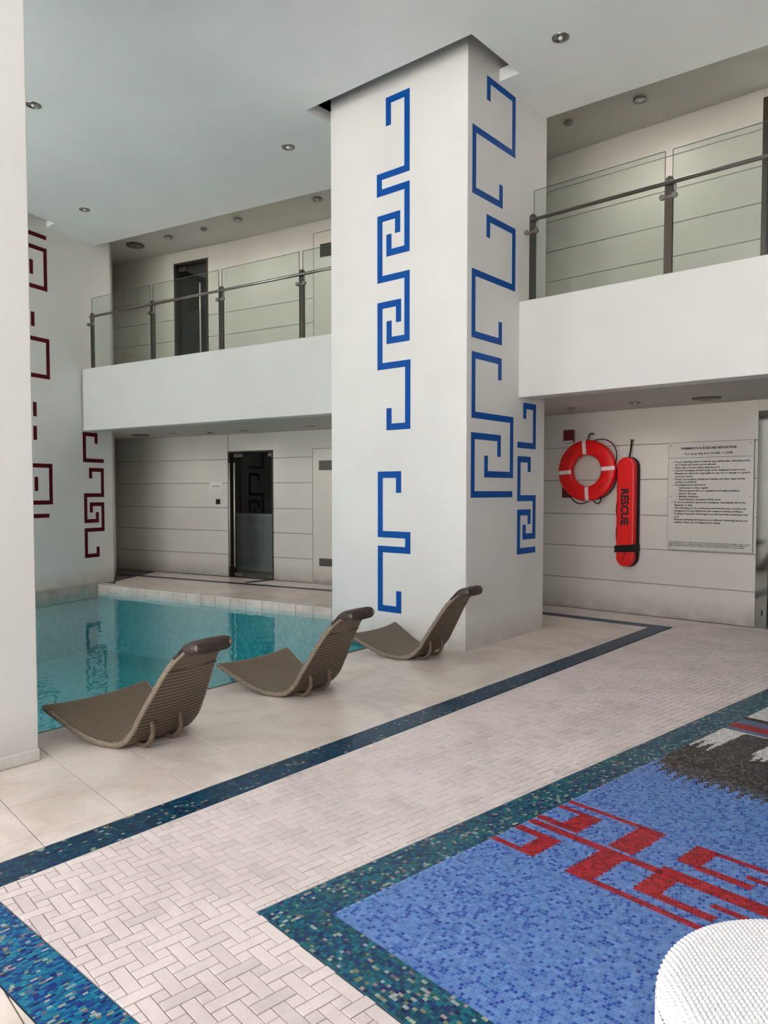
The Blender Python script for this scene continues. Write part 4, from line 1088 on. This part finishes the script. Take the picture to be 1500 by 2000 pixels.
# ================================================================ CEILING FITTINGS
def downlight(x, y, z, label, r=.075, watt=0, group='recessed ceiling downlights'):
    root = empty('downlight', (x, y, z)); tag(root, label, 'ceiling light', group)
    fix(MB().lathe([(r, .0), (r, -.006), (r * .88, -.011), (r * .76, -.008), (r * .74, -.001), (r * .74, 0)], (0, 0, 0), 24).build('trim_ring', M['steel'], root, True))
    fix(MB().lathe([(r * .74, -.0015), (r * .5, -.0035), (.001, -.004)], (0, 0, 0), 24).build('reflector', M['mirror_steel'], root, True))
    fix(MB().lathe([(.001, -.019), (r * .2, -.017), (r * .27, -.010), (r * .27, -.0042)], (0, 0, 0), 16).build('bulb', M['emis'], root, True))
    if watt:
        l = bpy.data.lights.new('downlight_beam', 'SPOT'); l.energy = watt; l.spot_size = math.radians(165); l.spot_blend = 1; l.shadow_soft_size = .12; l.color = (1, .95, .88)
        lo = bpy.data.objects.new('downlight_beam', l); C.objects.link(lo); lo.location = (x, y, z - .03)
    return root
for (px, py, z, lab) in [(65, 205, 5.45, 'chrome downlight in the main ceiling above the left white pillar edge'), (1095, 73, 5.45, 'chrome downlight in the main ceiling right of the patterned pillar'),
                         (563, 287, 5.45, 'chrome downlight in the main ceiling just left of the patterned pillar'), (165, 409, 5.45, 'chrome downlight in the main ceiling near the maroon patterned wall'),
                         (1250, 196, 5.8, 'chrome downlight in the upper hall ceiling above the right balcony'), (620, 390, 5.8, 'first chrome downlight left of the patterned pillar over the left balcony'),
                         (465, 430, 5.8, 'second chrome downlight left of the patterned pillar over the left balcony'), (329, 464, 5.8, 'third chrome downlight over the left balcony, next to the round speaker')]:
    x, y = P(px, py, z); downlight(x, y, z, lab, watt=22 if z > 5.5 else 0)
for (px, py, lab) in [(1240, 786, 'downlight under the right balcony above the rescue tube'), (475, 841, 'downlight under the left balcony above the glass door'), (337, 846, 'downlight under the left balcony beside the round speaker'),
                      (605, 832, 'downlight under the left balcony nearest the patterned pillar')]:
    x, y = P(px, py, 2.5); downlight(x, y, 2.5, lab, watt=9, group='downlights under the balconies')
M['detector'] = new_mat('grey_plastic', srgb(130, 126, 118), .5)
def disc(name, px, py, z, r, lab, cat, mat='steel_dark'):
    x, y = P(px, py, z); o = MB().lathe([(r, 0), (r, -.008), (r * .86, -.016), (.001, -.018)], (x, y, z), 28).build(name, M[mat], None, True); fix(o); tag(o, lab, cat)
    g = MB()
    for q in (.25, .45, .65): g.lathe([(r * q, -.017), (r * (q + .06), -.021), (r * (q + .1), -.017)], (x, y, z), 24)
    g.build('grille_ring', M['steel'], o)
M['speaker'] = new_mat('brass_toned_grille', srgb(96, 90, 78), .5, .4)
disc('ceiling_speaker', 264, 480, 5.8, .15, 'round ceiling speaker over the far left end of the left balcony', 'speaker', 'speaker')
disc('ceiling_speaker', 1380, 777, 2.5, .15, 'round ceiling speaker under the right balcony above the rules board', 'speaker', 'speaker')
disc('ceiling_speaker', 275, 849, 2.5, .15, 'round ceiling speaker under the left balcony near the maroon pattern', 'speaker', 'speaker')
disc('smoke_detector', 1110, 240, 5.8, .055, 'small round detector in the upper hall ceiling next to the patterned pillar', 'detector', 'detector')
disc('smoke_detector', 398, 448, 5.8, .055, 'small round detector between two downlights over the left balcony', 'detector', 'detector')
disc('smoke_detector', 1115, 796, 2.5, .05, 'small round detector under the right balcony above the alarm box', 'detector', 'detector')
disc('smoke_detector', 410, 844, 2.5, .05, 'small round detector under the left balcony', 'detector', 'detector')

# ================================================================ WOVEN OTTOMAN
OC, OR, OH = (-.305, 1.775), .345, .42
ot = empty('woven_ottoman', (OC[0], OC[1], 0), math.radians(40)); tag(ot, 'round white woven ottoman at the lower right corner on the mosaic', 'ottoman')
def weave(u_, v_, p):
    a, b = u_ / p, v_ / p; i, j = np.floor(a), np.floor(b); fa_, fb_ = a - i, b - j
    e = ((i + j) % 2) == 0
    arch1 = np.sin(np.pi * fa_) * np.clip(np.sin(np.pi * fb_), 0, 1) ** .55
    arch2 = np.sin(np.pi * fb_) * np.clip(np.sin(np.pi * fa_), 0, 1) ** .55
    return np.where(e, arch1, arch2)
def ottoman():
    p = .0118; n = 470
    g = np.linspace(-1, 1, n); X, Y = np.meshgrid(g, g)
    # square grid squashed to a disc, then rolled down over the rim
    k = np.maximum(np.abs(X), np.abs(Y)); r = np.hypot(X, Y) + 1e-9; X2, Y2 = X * k / r, Y * k / r
    rr = np.hypot(X2, Y2); rim = .05; flat = OR - rim; arcl = rim * math.pi / 2; tot = flat + arcl
    s = rr * tot; R_ = np.where(s < flat, s, flat + rim * np.sin(np.clip((s - flat) / rim, 0, math.pi / 2))); Zt = np.where(s < flat, OH, OH - rim + rim * np.cos(np.clip((s - flat) / rim, 0, math.pi / 2)))
    Zt = Zt + .006 * (1 - (np.clip(R_ / OR, 0, 1)) ** 2)
    dx, dy = X2 / (rr + 1e-9), Y2 / (rr + 1e-9)
    sx_, sy_ = dx * s, dy * s
    h = .0062 * weave(sx_ + 10, sy_ + 10, p)
    tt = np.clip((s - flat) / rim, 0, math.pi / 2); nr, nz = np.sin(tt), np.cos(tt)
    V = np.stack([dx * (R_ + nr * h), dy * (R_ + nr * h), Zt + nz * h], -1).reshape(-1, 3)
    idx = np.arange(n * n).reshape(n, n); F = np.stack([idx[:-1, :-1], idx[:-1, 1:], idx[1:, 1:], idx[1:, :-1]], -1).reshape(-1, 4)
    def npmesh(name, V, F, mat):
        me = bpy.data.meshes.new(name); me.vertices.add(len(V)); me.vertices.foreach_set('co', V.astype(np.float32).ravel())
        me.loops.add(F.size); me.loops.foreach_set('vertex_index', F.astype(np.int32).ravel()); me.polygons.add(len(F))
        me.polygons.foreach_set('loop_start', np.arange(0, F.size, 4, dtype=np.int32)); me.polygons.foreach_set('loop_total', np.full(len(F), 4, np.int32))
        me.polygons.foreach_set('use_smooth', np.ones(len(F), bool)); me.update(calc_edges=True); me.materials.append(mat)
        o = bpy.data.objects.new(name, me); C.objects.link(o); o.parent = ot; return o
    npmesh('woven_top', V, F, M['white_weave'])
    nt_, nz_ = 900, 190; T_, Zs = np.meshgrid(np.linspace(0, 2 * math.pi, nt_), np.linspace(.02, OH - rim + .001, nz_))
    circ = 2 * math.pi * OR; cells_ = round(circ / p / 2) * 2; h = .0062 * weave(T_ / (2 * math.pi) * cells_, Zs / p, 1.0)
    rad = OR - .0 + h - .03 * np.clip((.1 - Zs) / .1, 0, 1) ** 2
    V = np.stack([rad * np.cos(T_), rad * np.sin(T_), Zs], -1).reshape(-1, 3)
    idx = np.arange(nt_ * nz_).reshape(nz_, nt_); F = np.stack([idx[:-1, :-1], idx[:-1, 1:], idx[1:, 1:], idx[1:, :-1]], -1).reshape(-1, 4)
    npmesh('woven_side', V, F, M['white_weave'])
    fix(MB().lathe([(.001, 0), (OR - .05, 0), (OR - .05, .03)], (0, 0, .0008), 40).build('base', M['black'], ot))
ottoman()
print('tiles', cnt, 'bricks', len(bricks), 'tess', len(cc))
